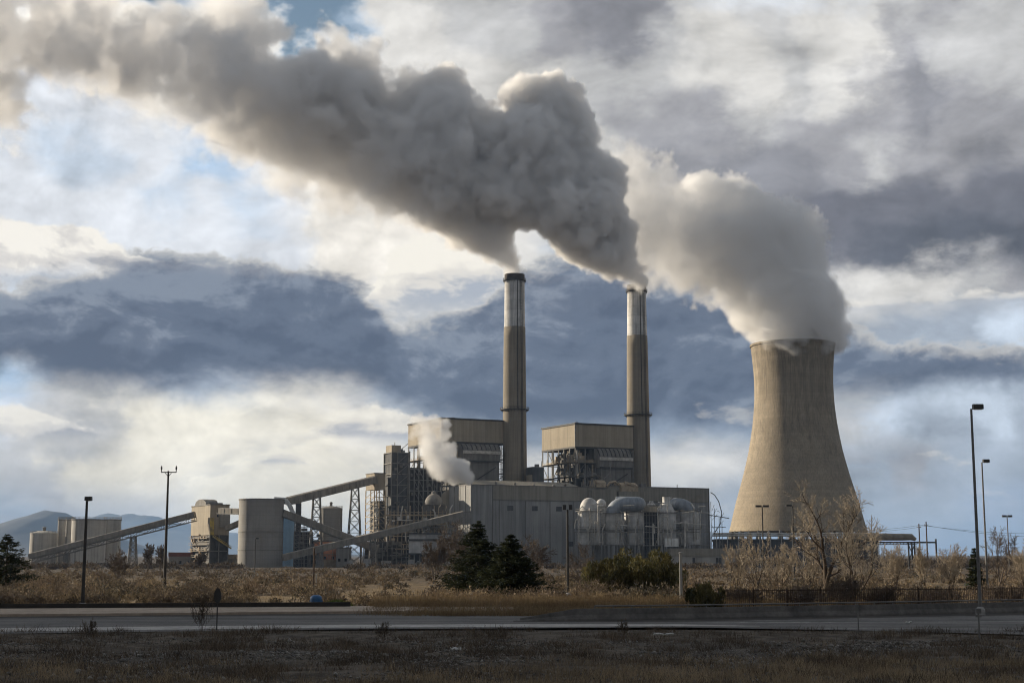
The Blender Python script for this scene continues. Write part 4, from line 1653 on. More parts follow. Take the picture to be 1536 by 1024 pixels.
conveyor('long covered conveyor climbing past the far left tanks to the transfer building', (45, 834, 780), (292, 771, 775), 2.6, 4.2, M['conveyor'], truss=2.2,
         towers=((200, 2.2, 1.2), (100, 1.6, 1.2)))
conveyor('short level conveyor joining the transfer building to the silo top', (330, 766, 762), (362, 767, 750), 2.6, 3.6, M['conveyor'])
conveyor('short steep conveyor emerging low behind the silo', (340, 792, 765), (368, 780, 762), 2.4, 3.2, M['conveyor'])
conveyor('covered conveyor rising on two lattice towers to the beige house', (432, 751, 765), (562, 719, 808), 3.6, 4.4, M['conveyor'], truss=0.0,
         towers=((475, 3.4, 1.8), (533, 4.2, 1.8)))
conveyor('covered conveyor descending from the silo top toward the hall', (424, 769, 748), (566, 823, 764), 3.2, 4.0, M['conveyor'])
conveyor('long covered conveyor climbing from the silo foot to the hall end', (424, 836, 735), (694, 771, 768), 2.9, 4.2, M['conveyor'],
         towers=((480, 1.6, 1.2), (560, 1.8, 1.2), (640, 2.0, 1.3)))


def silo_head():
    Y = 752
    c = at(416, 848, Y)
    c.z = gz(Y)
    k = Y / FPX
    hz = lambda p: zat(p, Y) - c.z
    t = thing('drive_tower', 'tan drive head and white chute at the silo top, on a dark column', 'drive tower', c)
    MB().box(2 * k, 30 * k, 2, 9, hz(755), hz(746)).build('drive_house', M['hall_band'], t)
    m = MB()
    pts = [(-6, 746), (10, 747), (17, 756), (23, 769)]
    for (x0, p0), (x1, p1) in zip(pts[:-1], pts[1:]):
        m.bar((x0 * k, -1.2, hz(p0 + 2)), (x1 * k, -1.2, hz(p1 + 2)), 2.4, 2.0)
    m.build('chute', M['white'], t)
    m = MB()
    m.box(24 * k, 31 * k, 3, 7, 0, hz(755))
    m.build('column', M['darkclad'], t)
    m = MB()
    r_ = random.Random(3)
    for x in (24, 31, 38, 48):
        m.bar((x * k, 1, 0), (x * k, 1, hz(770 + x * .4)), 0.35)
    for p in range(778, 846, 6):
        m.bar((24 * k, 1, hz(p)), (48 * k, 1, hz(p)), 0.28)
        m.bar((24 * k, 1, hz(p)), (31 * k, 1, hz(p + 6)), 0.22)
    m.build('steel_frame', M['steel'], t)
    m = MB()
    for i in range(26):
        x, z = r_.uniform(24, 60) * k, hz(r_.uniform(780, 846))
        m.box(x, x + r_.uniform(.5, 3), 2, 4, z, z + r_.uniform(.5, 2.2))
    m.build_each('equipment_box', M['casing'], t)
    # dark block behind the lower crossing
    c2 = at(440, 849, 785)
    c2.z = gz(785)
    u = thing('dark_block', 'dark low block beneath the conveyors behind the silo', 'building', c2)
    MB().box(0, 26 * k, 0, 10, 0, zat(797, 785) - c2.z).build('wall', M['dark'], u)
    m = MB()
    for i in range(7):
        m.bar((26 * k * i / 6, -.3, 0), (26 * k * i / 6, -.3, zat(797, 785) - c2.z), 0.3)
    m.bar((0, -.3, 8), (26 * k, -.3, 8), 0.4)
    m.build('steel_frame', M['steel'], u)


silo_head()


# ------------------------------------------------------------------ right-hand pipe bridge
def right_bridge():
    Y = 620
    c = at(1310, 842, Y)
    c.z = gz(Y)
    k = Y / FPX
    hz = lambda p: zat(p, Y) - c.z
    t = thing('pipe_bridge', 'steel trestle bridge carrying a fat pipe right of the cooling tower', 'pipe bridge', c)
    smooth_by_angle(MB().tube([(-40 * k, 0, hz(805)), (44 * k, 0, hz(805)), (58 * k, 0, hz(805)), (64 * k, 0, hz(809))], [5.2 * k, 5.2 * k, 4.8 * k, 2.5 * k], 18).build('pipe', M['hall_band'], t), 40)
    m = MB()
    m.bar((-40 * k, 0, hz(813)), (95 * k, 0, hz(813)), 0.7)
    m.bar((-40 * k, 0, hz(816)), (64 * k, 0, hz(816)), 0.3)
    for x in (-30, 0, 53, 58, 62, 94):
        m.bar((x * k, 0, 0), (x * k, 0, hz(812 if x != 94 else 808)), 0.6)
    for i in range(14):
        m.bar((i * 5 * k, 0, hz(816)), ((i + .5) * 5 * k, 0, hz(813)), 0.2)
    for a, b in ((53, 62), (62, 53)):
        m.bar((a * k, 0, hz(840)), (b * k, 0, hz(816)), 0.3)
    m.build('trestle', M['dark'], t)
    for px, top, lb in ((1381, 785, 'slim dark post left of two beside the pipe bridge'), (1392, 782, 'slim dark post right of two beside the pipe bridge')):
        q = thing('utility_post', lb, 'post', ground_at(px, 560), 0, 'posts beside the pipe bridge')
        h = zat(top, 560) - gz(560)
        MB().tube([(0, 0, 0), (0, 0, h)], [.32, .22], 10).build('shaft', M['wood'], q)
        m = MB().bar((-.8, 0, h - 1.4), (.8, 0, h - 1.4), .16)
        for x in (-.7, 0, .7):
            m.tube([(x, 0, h - 1.4), (x, 0, h - .9)], .07, 6)
        m.build('cross_arm', M['wood'], q)


right_bridge()
# ------------------------------------------------------------------ ground, road, barriers
def gp(px, py, z=-3.7):
    """where the ray through a pixel meets the level z"""
    xc, yc = (px - 768) / FPX, (512 - py) / FPX
    t = z / (SP + yc * CP)
    return Vector((t * xc, t * (CP - yc * SP), z))


def land_height(x, Y):
    n1 = mnoise.noise((x * 0.05, Y * 0.05, 3.1))
    n2 = mnoise.noise((x * 0.35, Y * 0.35, 7.7))
    n3 = mnoise.noise((x * 1.3, Y * 1.3, 1.7))
    if Y < 73:
        k = min(1.0, (73 - Y) / 6.0)
        return -3.715 - 0.014 * (73 - Y) + k * (0.16 * n2 + 0.06 * n3 + 0.10 * n1)
    if Y < 76:
        return -3.715 - 0.0417 * (Y - 73)
    if Y < 112:
        return -3.84
    k = min(1.0, (Y - 112) / 25)
    f = 1.0 if Y < 560 else max(0.0, 1 - (Y - 560) / 120)
    return gz(Y) + k * f * (0.35 * n1 + 0.22 * n2)


def build_ground():
    rows = [-80, -20, 10, 25]
    y = 32.0
    while y < 74:
        rows.append(y)
        y += 0.42
    while y < 130:
        rows.append(y)
        y += 3
    while y < 600:
        rows.append(y)
        y *= 1.018
    while y < 40000:
        rows.append(y)
        y *= 1.15
    nc = 220
    vs = np.zeros((len(rows), nc, 3), np.float32)
    for i, yy in enumerate(rows):
        w = 0.42 * max(abs(yy), 40) + 14
        for j in range(nc):
            u = (j / (nc - 1)) * 2 - 1
            x = u * w if abs(u) < 0.93 else u * w * (1 + (abs(u) - 0.93) * 60)
            vs[i, j] = (x, yy, land_height(x, yy))
    idx = np.arange(len(rows) * nc).reshape(len(rows), nc)
    q = np.stack([idx[:-1, :-1], idx[:-1, 1:], idx[1:, 1:], idx[1:, :-1]], -1).reshape(-1, 4)
    m = bpy.data.materials.new('ground_soil')
    m.use_nodes = True
    t = NT(m.node_tree)
    b = t.n['Principled BSDF']
    pos = t.new('ShaderNodeNewGeometry').outputs['Position']
    x, yy, z = t.sep(pos)[0:3]
    nA = t.noise(pos, 0.09, 7.0, 0.65).outputs[0]
    nB = t.noise(pos, 0.9, 7.0, 0.7).outputs[0]
    nC = t.noise(pos, 7.0, 5.0, 0.7).outputs[0]
    vor = t.new('ShaderNodeTexVoronoi')
    t.put(vor.inputs['Vector'], pos)
    vor.inputs['Scale'].default_value = 9.0
    # dark gravelly verge near the road, dry sandy soil beyond it
    dark = t.mixc(t.maprange(nB, 0.38, 0.66), (0.075, 0.063, 0.051, 1), (0.17, 0.145, 0.118, 1))
    grav = t.mixc(t.maprange(vor.outputs['Distance'], 0.05, 0.5), (0.30, 0.285, 0.265, 1), (0.08, 0.073, 0.066, 1))
    dark = t.mixc(t.maprange(t.math('MULTIPLY', nA, nC), 0.24, 0.36), dark, grav)
    dry = t.mixc(t.maprange(nB, 0.35, 0.65), (0.17, 0.13, 0.088, 1), (0.065, 0.052, 0.04, 1))
    dry = t.mixc(t.maprange(nA, 0.40, 0.62), dry, (0.20, 0.15, 0.09, 1))
    far = t.mixc(t.maprange(nA, 0.35, 0.65), (0.075, 0.062, 0.05, 1), (0.115, 0.092, 0.07, 1))
    c = t.mixc(t.maprange(yy, 80, 96), dark, dry)
    c = t.mixc(t.maprange(t.math('ADD', yy, t.math('MULTIPLY', nA, 120)), 240, 420), c, far)
    t.put(b.inputs['Base Color'], c)
    b.inputs['Roughness'].default_value = 0.95
    b.inputs['Specular IOR Level'].default_value = 0.1
    bp = t.new('ShaderNodeBump')
    bp.inputs['Strength'].default_value = 0.9
    bp.inputs['Distance'].default_value = 0.12
    t.put(bp.inputs['Height'], t.math('ADD', nC, t.math('MULTIPLY', vor.outputs['Distance'], -0.5)))
    t.link(bp.outputs[0], b.inputs['Normal'])
    o = np_mesh('ground', vs.reshape(-1, 3), q, m)
    o.data.polygons.foreach_set('use_smooth', [True] * len(o.data.polygons))
    tag(o, kind='structure')


build_ground()

ROADM = surf('asphalt', (0.135, 0.13, 0.126), (0.09, 0.088, 0.086), 0.25, rough=0.85, fine=(9.0, 0.35), streak=0.0, bump=0.25, bump_scale=14, spec=0.25)


def tracks(m):
    """long wheel tracks and patches along the road"""
    t = NT(m.node_tree)
    b = t.n['Principled BSDF']
    src = b.inputs['Base Color'].links[0].from_socket
    x, y, z = t.sep(t.new('ShaderNodeNewGeometry').outputs['Position'])[0:3]
    n = t.noise(t.comb(t.math('MULTIPLY', x, 0.02), y, 0.0), 0.75, 4.0, 0.6).outputs[0]
    n2 = t.noise(t.comb(t.math('MULTIPLY', x, 0.25), y, 3.0), 1.6, 6.0, 0.75).outputs[0]
    k = t.math('MULTIPLY', t.maprange(n, 0.36, 0.64, 0.62, 1.3, 'LINEAR'), t.maprange(n2, 0.56, 0.66, 1.0, 0.72))
    t.put(b.inputs['Base Color'], t.mixc(1.0, src, t.comb(k, k, k), 'MULTIPLY'))


tracks(ROADM)
SHOULD = surf('pale_concrete', (0.42, 0.405, 0.385), (0.31, 0.30, 0.285), 0.5, rough=0.9, fine=(3.0, 0.25))
WALK = surf('tan_pavement', (0.40, 0.325, 0.255), (0.31, 0.25, 0.195), 0.4, rough=0.9, fine=(2.0, 0.2))
BARR = surf('barrier_concrete', (0.15, 0.14, 0.13), (0.10, 0.095, 0.09), 0.6, rough=0.9, fine=(3.0, 0.2), streak=0.2)
DARKW = surf('dark_wall_and_shadow', (0.045, 0.04, 0.036), (0.03, 0.027, 0.025), 1.0, rough=0.95)  # colour of the low wall and of the painted shadow strips
PAINT = surf('worn_road_paint', (0.30, 0.295, 0.28), (0.12, 0.118, 0.115), 1.6, rough=0.8, fine=(5.0, 0.3))


def lerp_line(pts, px):
    for (a, ya), (b, yb) in zip(pts[:-1], pts[1:]):
        if a <= px <= b:
            return ya + (yb - ya) * (px - a) / (b - a)
    return pts[-1][1] if px > pts[-1][0] else pts[0][1]


def sheet(name, near, far, px0, px1, z, mat, step=40, thick=0.0):
    """a strip lying at level z between two ground lines"""
    vs, fs = [], []
    n = int((px1 - px0) / step) + 1
    for i in range(n + 1):
        px = px0 + (px1 - px0) * i / n
        a, b = gp(px, lerp_line(near, px), z), gp(px, lerp_line(far, px), z)
        vs += [a, b]
        if thick:
            vs += [a - Vector((0, 0, thick)), b - Vector((0, 0, thick))]
    k = 4 if thick else 2
    for i in range(n):
        p, q = i * k, (i + 1) * k
        fs.append((p, q, q + 1, p + 1))
        if thick:
            fs.append((p + 2, q + 2, q, p))
            fs.append((p + 1, q + 1, q + 3, p + 3))
    o = MB().add(vs, fs).build(name, mat)
    tag(o, kind='structure')
    return o


ROAD_NEAR = [(-420, 956), (0, 949.5), (512, 943), (1024, 940), (1300, 945), (1536, 951), (1900, 958)]
ROAD_FAR = [(-420, 927), (0, 924.5), (512, 920), (770, 917), (1024, 913), (1900, 902)]
sheet('road', ROAD_NEAR, ROAD_FAR, -420, 1900, -3.70, ROADM)
SH_NEAR = [(-420, 952), (0, 946.3), (512, 940.6), (1024, 938.2), (1150, 938.6)]
SH_FAR = [(-420, 947), (0, 941.2), (512, 936.2), (800, 935.2), (1024, 935.6), (1150, 938.2)]
sheet('road_shoulder', SH_NEAR, SH_FAR, -420, 1140, -3.696, SHOULD)
sheet('road_marking', [(1040, 933.8), (1900, 930)], [(1040, 933.2), (1900, 929.3)], 1060, 1900, -3.696, PAINT)
sheet('road_marking', [(1200, 941.3), (1900, 945)], [(1200, 940.8), (1900, 944.2)], 1210, 1900, -3.696, PAINT)
sheet('pavement', [(-420, 923), (0, 920.6), (512, 916.2), (770, 914.4)], [(-420, 914), (0, 911.5), (512, 908.5), (770, 906.5)], -420, 770, -3.545, WALK, thick=0.16)


sheet('shadow_strip', [(-420, 929.5), (0, 926.5), (512, 921.8), (790, 919)], [(-420, 923), (0, 920.6), (512, 916.2), (790, 914.6)], -420, 760, -3.692, DARKW)  # dark strip painted in for the shadow along the kerb foot
sheet('shadow_strip', [(770, 932.2), (1024, 931.5), (1300, 926), (1536, 921.5), (1900, 914)], [(770, 930), (1024, 926), (1300, 920.5), (1536, 915.5), (1900, 908)], 770, 1900, -3.692, DARKW)  # shadow at the barrier foot, laid down as a dark sheet


def low_wall():
    """dark low wall behind the pavement, one continuous solid"""
    pts = [gp(px, lerp_line([(-420, 914.5), (0, 912), (512, 909), (770, 907)], px), -3.545) for px in range(-420, 560, 35)]
    m = MB()
    vs = []
    for p in pts:
        vs += [p + Vector((0, 0, -.3)), p + Vector((0, 0, .30)), p + Vector((0, .35, .30)), p + Vector((0, .35, -.3))]
    n = len(pts)
    fs = [(0, 1, 2, 3)] + [((n - 1) * 4 + 3, (n - 1) * 4 + 2, (n - 1) * 4 + 1, (n - 1) * 4)]
    for i in range(n - 1):
        for k in range(4):
            fs.append((i * 4 + k, (i + 1) * 4 + k, (i + 1) * 4 + (k + 1) % 4, i * 4 + (k + 1) % 4))
    o = m.add(vs, fs).build('low_wall', DARKW)
    tag(o, 'low dark wall running along the back of the tan pavement', 'wall')


low_wall()


def barrier():
    """concrete barrier along the right half of the road with a steel rail on top"""
    line = [(780, 931), (1024, 928), (1300, 922.5), (1536, 917.5), (1900, 910)]
    pxs = list(range(780, 1900, 28))
    pts = [gp(px, lerp_line(line, px), -3.7) for px in pxs]
    g = pts[0].copy()
    t = thing('road_barrier', 'pale concrete barrier with a thin steel top rail beside the road', 'barrier', g)
    prof = [(-.34, 0), (-.32, .10), (-.15, .33), (-.10, .66), (.10, .66), (.15, .33), (.32, .10), (.34, 0)]
    vs, fs = [], []
    for i, p in enumerate(pts):
        s = min(1.0, 0.25 + i * 0.25)
        for u, z in prof:
            vs.append(p - g + Vector((0, u, z * s)))
    k = len(prof)
    for i in range(len(pts) - 1):
        for j in range(k):
            fs.append((i * k + j, (i + 1) * k + j, (i + 1) * k + (j + 1) % k, i * k + (j + 1) % k))
    fs.append(tuple(range(k)))
    MB().add(vs, fs).build('barrier_wall', BARR, t)
    m = MB()
    m.tube([p - g + Vector((0, 0, .80)) for p in pts[4:]], 0.045, 8)
    for p in pts[4:]:
        m.bar(p - g + Vector((0, 0, .64)), p - g + Vector((0, 0, .80)), 0.06)
    m.build('top_rail', M['galv'], t)


barrier()


def fence():
    a, b = ground_at(1079, 101), ground_at(1760, 112)
    a.z = b.z = -3.8
    t = thing('picket_fence', 'rusty brown picket fence in front of the bare trees', 'fence', a)
    d = b - a
    L = d.length
    h = 1.5
    m = MB()
    n = int(L / 0.15)
    r_ = random.Random(8)
    for i in range(n):
        p = d * (i / n)
        m.bar(p, p + Vector((r_.uniform(-.02, .02), 0, h + r_.uniform(-.04, .03))), 0.07, 0.03)
    m.build('picket', M['rust'], t)
    m = MB()
    for z in (0.25, h - .12):
        m.bar(Vector((0, 0.04, z)), d + Vector((0, 0.04, z)), 0.05)
    m.build('rail', M['rust'], t)
    for i in range(int(L / 2.6) + 1):
        p = d * (i * 2.6 / L) + Vector((0, .09, 0))
        MB().bar(p, p + Vector((0, 0, h + .1)), 0.08).build('post', M['rust'], t)


fence()


# ------------------------------------------------------------------ mountains
def mountains():
    mm = surf('mountain_rock', (0.085, 0.085, 0.085), (0.06, 0.063, 0.066), 0.002, rough=0.95)
    for prof, Y, dep in (([(-700, 815), (-400, 790), (-200, 800), (-60, 792), (0, 783), (40, 771), (75, 763), (98, 767), (120, 779), (150, 795), (190, 812), (240, 828), (300, 834)], 9000, 1800),
                         ([(40, 834), (90, 795), (130, 778), (170, 768), (205, 765), (240, 770), (280, 780), (340, 796), (420, 812), (520, 826), (640, 834)], 20500, 2600)):
        nx, ny = 140, 26
        x0, x1 = prof[0][0], prof[-1][0]
        vs = np.zeros((ny, nx, 3), np.float32)
        for i in range(nx):
            px = x0 + (x1 - x0) * i / (nx - 1)
            hz_ = max(0.0, zat(lerp_line(prof, px), Y) + 12)
            for j in range(ny):
                v = j / (ny - 1) * 2 - 1
                yy = Y + v * dep
                x = (px - 768) / FPX * Y
                rough = mnoise.fractal((x / 700, yy / 700, 2.0), 0.9, 2.0, 5)
                k = max(0.0, 1 - abs(v)) ** 0.9
                hh = hz_ * (k + (0.16 * rough * k if abs(v) > .04 else 0.03 * rough))
                vs[j, i] = (x, yy, hh - 12)
        idx = np.arange(nx * ny).reshape(ny, nx)
        q = np.stack([idx[:-1, :-1], idx[:-1, 1:], idx[1:, 1:], idx[1:, :-1]], -1).reshape(-1, 4)
        o = np_mesh('mountains', vs.reshape(-1, 3), q, mm)
        o.data.polygons.foreach_set('use_smooth', [True] * len(o.data.polygons))
        tag(o, kind='structure')


mountains()


# ------------------------------------------------------------------ poles, lamps, signs and small things by the road
def lamp(label, pxb, Y, top_py, heads, group='tall street lamps', zb=None, r=(.11, .07), head=(.75, .42, .26), tall=True):
    b = ground_at(pxb, Y)
    if zb is not None:
        b.z = zb
        b.x = xat(pxb, Y, zb)
    h = zat(top_py, Y) - b.z
    t = thing('street_lamp', label, 'street lamp', b, 0, group)
    m = MB().tube([(0, 0, 0), (0, 0, h * .5), (0, 0, h)], [r[0], (r[0] + r[1]) / 2, r[1]], 12)
    m.build('pole', M['galv'] if tall else M['pole'], t)
    MB().lathe([(r[0] * 2.6, -.05), (r[0] * 2.6, .35), (r[0] * 1.7, .5), (r[0] * 1.05, .52)], 14).build('base', SHOULD, t)
    for s in heads:
        x0 = 0.0 if s == 0 else s * .12
        m = MB()
        L, W, H = head
        xa, xb = sorted((x0 - (.12 if s == 0 else 0), x0 + (L if s >= 0 else -L)))
        m.prism([(-W / 2, h - .02), (-W / 2, h + H * .7), (-W * .32, h + H), (W * .32, h + H), (W / 2, h + H * .7), (W / 2, h - .02)], xa, xb)
        hd = m.build('lamp_head', M['lamp'], t)
        MB().box(xa + .08, xb - .06, -W * .38, W * .38, h - .05, h - .022).build('lens', M['lens'], hd)
    return t


lamp('tallest street lamp, near the road at the right', 1471, 92, 613, (1,), zb=-3.7, head=(.62, .4, .3))
lamp('second tallest street lamp, just behind the picket fence at the right', 1482, 146, 693, (1,), head=(.62, .4, .3))
lamp('shortest street lamp, beside bare trees near the right edge', 1515, 310, 775, (1, -1), head=(.9, .5, .4), r=(.14, .1))
lamp('street lamp beside the dark low wall at the left', 123.5, 101, 750, (0,), zb=-3.75, head=(.32, .42, .26), r=(.13, .08), tall=False)
lamp('twin headed lamp in front of the cooling tower foot, left of two', 1146, 235, 760, (1, -1), 'lamps in front of the cooling tower', r=(.13, .09), head=(.95, .5, .3), tall=False)
lamp('lamp in front of the cooling tower, half hidden by the big bare tree', 1192, 240, 759, (-1,), 'lamps in front of the cooling tower', r=(.13, .09), head=(.95, .5, .3), tall=False)
lamp('slim rusty floodlight pole with two small heads left of the green bushes', 852, 128, 764, (1, -1), 'floodlight poles', r=(.11, .08), head=(.3, .3, .42), tall=False)
lamp('thin lamp pole standing against the grey concrete silo', 382, 420, 808, (1,), 'thin lamp poles', r=(.13, .09), head=(.8, .5, .35), tall=False)


def fork_pole():
    Y = 168
    b = ground_at(246.5, Y)
    t = thing('line_pole', 'slender dark pole with a two pronged crossarm at the left', 'pole', b)
    h = zat(706, Y) - b.z
    MB().tube([(0, 0, 0), (0, 0, h * .5), (0, 0, h)], [.19, .15, .10], 12).build('shaft', M['pole'], t)
    m = MB()
    z = zat(708, Y) - b.z
    m.bar((-.82, 0, z), (.92, 0, z), .1)
    m.bar((-.4, 0, z), (0, 0, z - .5), .06)
    m.bar((.4, 0, z), (0, 0, z - .5), .06)
    m.build('cross_arm', M['pole'], t)
    for x in (-.8, .9):
        MB().lathe([(.05, z), (.05, z + .3), (.1, z + .32), (.1, z + .6), (.06, z + .62), (.06, z + .72), (.02, z + .74)], 10, x).build('insulator', M['lamp'], t)


fork_pole()


def small_things():
    def post(name, label, px, Y, top, zb, r, mat, cap=False, group=None):
        b = ground_at(px, Y)
        if zb is not None:
            b.z = zb
            b.x = xat(px, Y, zb)
        h = zat(top, Y) - b.z
        t = thing(name, label, 'post', b, 0, group)
        MB().tube([(0, 0, -.1), (0, 0, h)], [r, r * .92], 10).build('shaft', mat, t)
        m = MB()
        if cap:
            m.box(-r * 2.4, r * 2.4, -r * 1.8, r * 1.8, h - .16, h + .06)
            m.bar((-r * 3, 0, h - .3), (r * 3, 0, h - .3), r * 1.2)
        else:
            m.lathe([(r * 1.25, h - .02), (r * 1.25, h + .05), (.01, h + .1)], 10)
        m.build('cap', mat, t)
    post('marker_post', 'thin grey post in front of the barrier below the big bare tree', 1288, 71, 908, -3.82, .03, M['galv'], group='thin roadside posts')
    post('marker_post', 'thin grey post with a clamp on top beside the tallest street lamp', 1469.5, 66.5, 914, -3.85, .045, M['galv'], True, 'thin roadside posts')
    post('white_post', 'pale grey post at the right end of the green bushes', 1022, 112, 829, -3.72, .12, M['tankwhite'])
    post('wood_post', 'dark wooden post rising above the blue bin', 470, 150, 822, None, .09, M['wood'])
    post('marker_stake', 'short white stake beside the dark post above the blue bin', 474, 148, 862, None, .05, M['tankwhite'])
    # sign seen from behind at the roadside
    Y = 74
    b = Vector((xat(325, Y, -3.7), Y, -3.78))
    t = thing('road_sign', 'dark sign on a thin post among weeds, seen from behind', 'sign', b, R(12))
    h = zat(880, Y) - b.z
    MB().bar((0, 0, -.1), (0, 0, h), .06, .04).build('post', M['pole'], t)
    zc = zat(893, Y) - b.z
    pr = [(.19 * math.cos(R(45 * i + 22.5)), zc + .40 * math.sin(R(45 * i + 22.5))) for i in range(8)]
    MB().prism(pr, -.07, -.045, 'y').build('sign_panel', M['lamp'], t)
    m = MB()
    m.bar((-.2, -.035, zc + .15), (.2, -.035, zc + .15), .03)
    m.bar((-.2, -.035, zc - .15), (.2, -.035, zc - .15), .03)
    m.build('bracket', M['galv'], t)
    # blue bin
    Y = 106
    b = Vector((xat(474, Y, -3.6), Y, -3.8))
    t = thing('blue_bin', 'bright blue rounded bin standing behind the low dark wall', 'bin', b)
    k = Y / FPX
    smooth_by_angle(MB().lathe([(7.2 * k, 0), (8.2 * k, 8 * k), (8.6 * k, 12 * k), (8.6 * k, 14.5 * k)], 24).build('body', M['bluep'], t))
    smooth_by_angle(MB().lathe([(9.0 * k, 14.5 * k), (9.0 * k, 15.5 * k), (7.6 * k, 18.0 * k), (4.5 * k, 19.6 * k), (.01, 20 * k)], 24).build('lid', M['bluep'], t), 50)
    m = MB()
    for s in (-1, 1):
        m.bar((s * 8.4 * k, 0, 11 * k), (s * 9.8 * k, 0, 11.5 * k), .1, .12)
    m.build('handle', M['bluep'], t)
    # scraps lying on the verge
    for px, py, w, d, lb in ((684, 976, .42, .3, 'crumpled white scrap lying on the dark verge'), (996, 955, .95, .18, 'long pale strip of litter lying on the verge at the road edge'),
                             (1363, 934, .28, .25, 'small pale scrap lying on the road surface near the barrier')):
        p = gp(px, py, -3.84 if py > 950 else -3.69)
        if py > 950:
            p.z = land_height(p.x, p.y) + .05
        r_ = random.Random(px)
        n = 6
        vs = [(w * (i / n - .5) + r_.uniform(-.03, .03), d * (j / n - .5) + r_.uniform(-.03, .03), r_.uniform(0.0, .12)) for j in range(n + 1) for i in range(n + 1)]
        vs2 = [(x, y_, z - .012) for x, y_, z in vs]
        fs = [(j * (n + 1) + i, j * (n + 1) + i + 1, (j + 1) * (n + 1) + i + 1, (j + 1) * (n + 1) + i) for j in range(n) for i in range(n)]
        o = MB().add(vs, fs).build('litter_scrap', M['white'], loc=p)
        so = o.modifiers.new('thickness', 'SOLIDIFY')
        so.thickness = 0.012
        tag(o, lb, 'litter')


small_things()


def wires():
    def wire(label, pts, r=.06):
        a = at(*pts[0])
        o_pts = []
        for (p, q) in zip(pts[:-1], pts[1:]):
            A, B = at(*p) - a, at(*q) - a
            for i in range(14):
                f = i / 14
                v = A.lerp(B, f)
                v.z -= 4 * f * (1 - f) * (B - A).length * 0.012
                o_pts.append(v)
        o_pts.append(at(*pts[-1]) - a)
        o = MB().tube(o_pts, r, 5).build('overhead_wire', M['wire'], loc=a)
        tag(o, label, 'wire', 'overhead wires right of the cooling tower')
    wire('topmost sagging wire crossing the sky right of the cooling tower', [(1262, 793, 640), (1381, 787, 560), (1560, 800, 600)], .05)
    wire('middle sagging wire crossing the sky right of the cooling tower', [(1262, 797, 640), (1392, 788, 560), (1560, 805, 600)], .05)


wires()


# unseen cloud-shaped mesh, added left of the picture to shade road and verge
def shade_blocker():
    m = bpy.data.materials.new('shade_blocker_white')
    m.use_nodes = True
    t = NT(m.node_tree)
    b = t.n['Principled BSDF']
    pos = t.new('ShaderNodeNewGeometry').outputs['Position']
    n = t.noise(pos, 0.03, 5.0, 0.6).outputs[0]
    t.put(b.inputs['Base Color'], t.mixc(n, (0.78, 0.78, 0.78, 1), (0.88, 0.88, 0.87, 1)))
    b.inputs['Roughness'].default_value = 1.0
    c = Vector((6, 58, -3.7)) + SUN_DIR * 1000
    nu, nv = 96, 40
    vs = np.zeros((nv, nu, 3), np.float32)
    for j in range(nv):
        th = math.pi * j / (nv - 1)
        for i in range(nu):
            ph = 2 * math.pi * i / nu
            d = Vector((math.sin(th) * math.cos(ph), math.sin(th) * math.sin(ph), math.cos(th)))
            k = 1 + 0.16 * mnoise.fractal((d.x * 3.5 + 9, d.y * 3.5, d.z * 2), 1.0, 2.0, 4)
            vs[j, i] = (d.x * 120 * k, d.y * 42 * k, d.z * 13 * k)
    idx = np.arange(nu * nv).reshape(nv, nu)
    nx = np.roll(idx, -1, 1)
    q = np.stack([idx[:-1], idx[1:], nx[1:], nx[:-1]], -1).reshape(-1, 4)
    o = np_mesh('cloud', vs.reshape(-1, 3), q, m)  # light blocker set towards the sun, there only for its shadow
    o.location = c
    o.data.polygons.foreach_set('use_smooth', [True] * len(o.data.polygons))
    tag(o, kind='structure')


shade_blocker()
# ------------------------------------------------------------------ vegetation
def vegmat(name, c1, c2, tone=0.3, scale=0.5, trans=0.0):
    m = surf(name, c1, c2, scale, rough=0.9, tone=tone, spec=0.15)
    if trans:
        t = NT(m.node_tree)
        b = t.n['Principled BSDF']
        src = b.inputs['Base Color'].links[0].from_socket
        tr = t.new('ShaderNodeBsdfTranslucent')
        t.link(src, tr.inputs[0])
        mx = t.new('ShaderNodeMixShader')
        mx.inputs[0].default_value = trans
        t.link(b.outputs[0], mx.inputs[1])
        t.link(tr.outputs[0], mx.inputs[2])
        t.link(mx.outputs[0], t.n['Material Output'].inputs[0])
    return m


VM = {
    'bark': vegmat('bark', (0.10, 0.075, 0.055), (0.065, 0.05, 0.04), 0.0, 2.0),
    'twig': vegmat('pale_twigs', (0.42, 0.36, 0.28), (0.32, 0.265, 0.20), 0.25, 0.6),
    'twigdark': vegmat('brown_twigs', (0.15, 0.122, 0.10), (0.10, 0.08, 0.066), 0.25, 0.6),
    'needle': vegmat('spruce_needles', (0.048, 0.054, 0.026), (0.020, 0.026, 0.014), 0.6, 0.8, 0.15),
    'juniper': vegmat('juniper_leaves', (0.145, 0.125, 0.055), (0.060, 0.060, 0.028), 0.6, 0.6, 0.25),
    'sage': vegmat('sagebrush', (0.20, 0.152, 0.105), (0.115, 0.092, 0.07), 0.5, 0.10, 0.12),
    'dry': vegmat('dry_grass_blades', (0.25, 0.185, 0.105), (0.17, 0.12, 0.07), 0.4, 0.25, 0.25),
    'weed2': vegmat('verge_grass_blades', (0.34, 0.26, 0.165), (0.20, 0.155, 0.10), 0.45, 0.3, 0.2),
    'weed': vegmat('dark_weeds', (0.14, 0.106, 0.075), (0.075, 0.06, 0.046), 0.55, 0.4, 0.1),
    'green': vegmat('green_grass', (0.075, 0.10, 0.025), (0.055, 0.075, 0.02), 0.35, 0.6, 0.25),
}


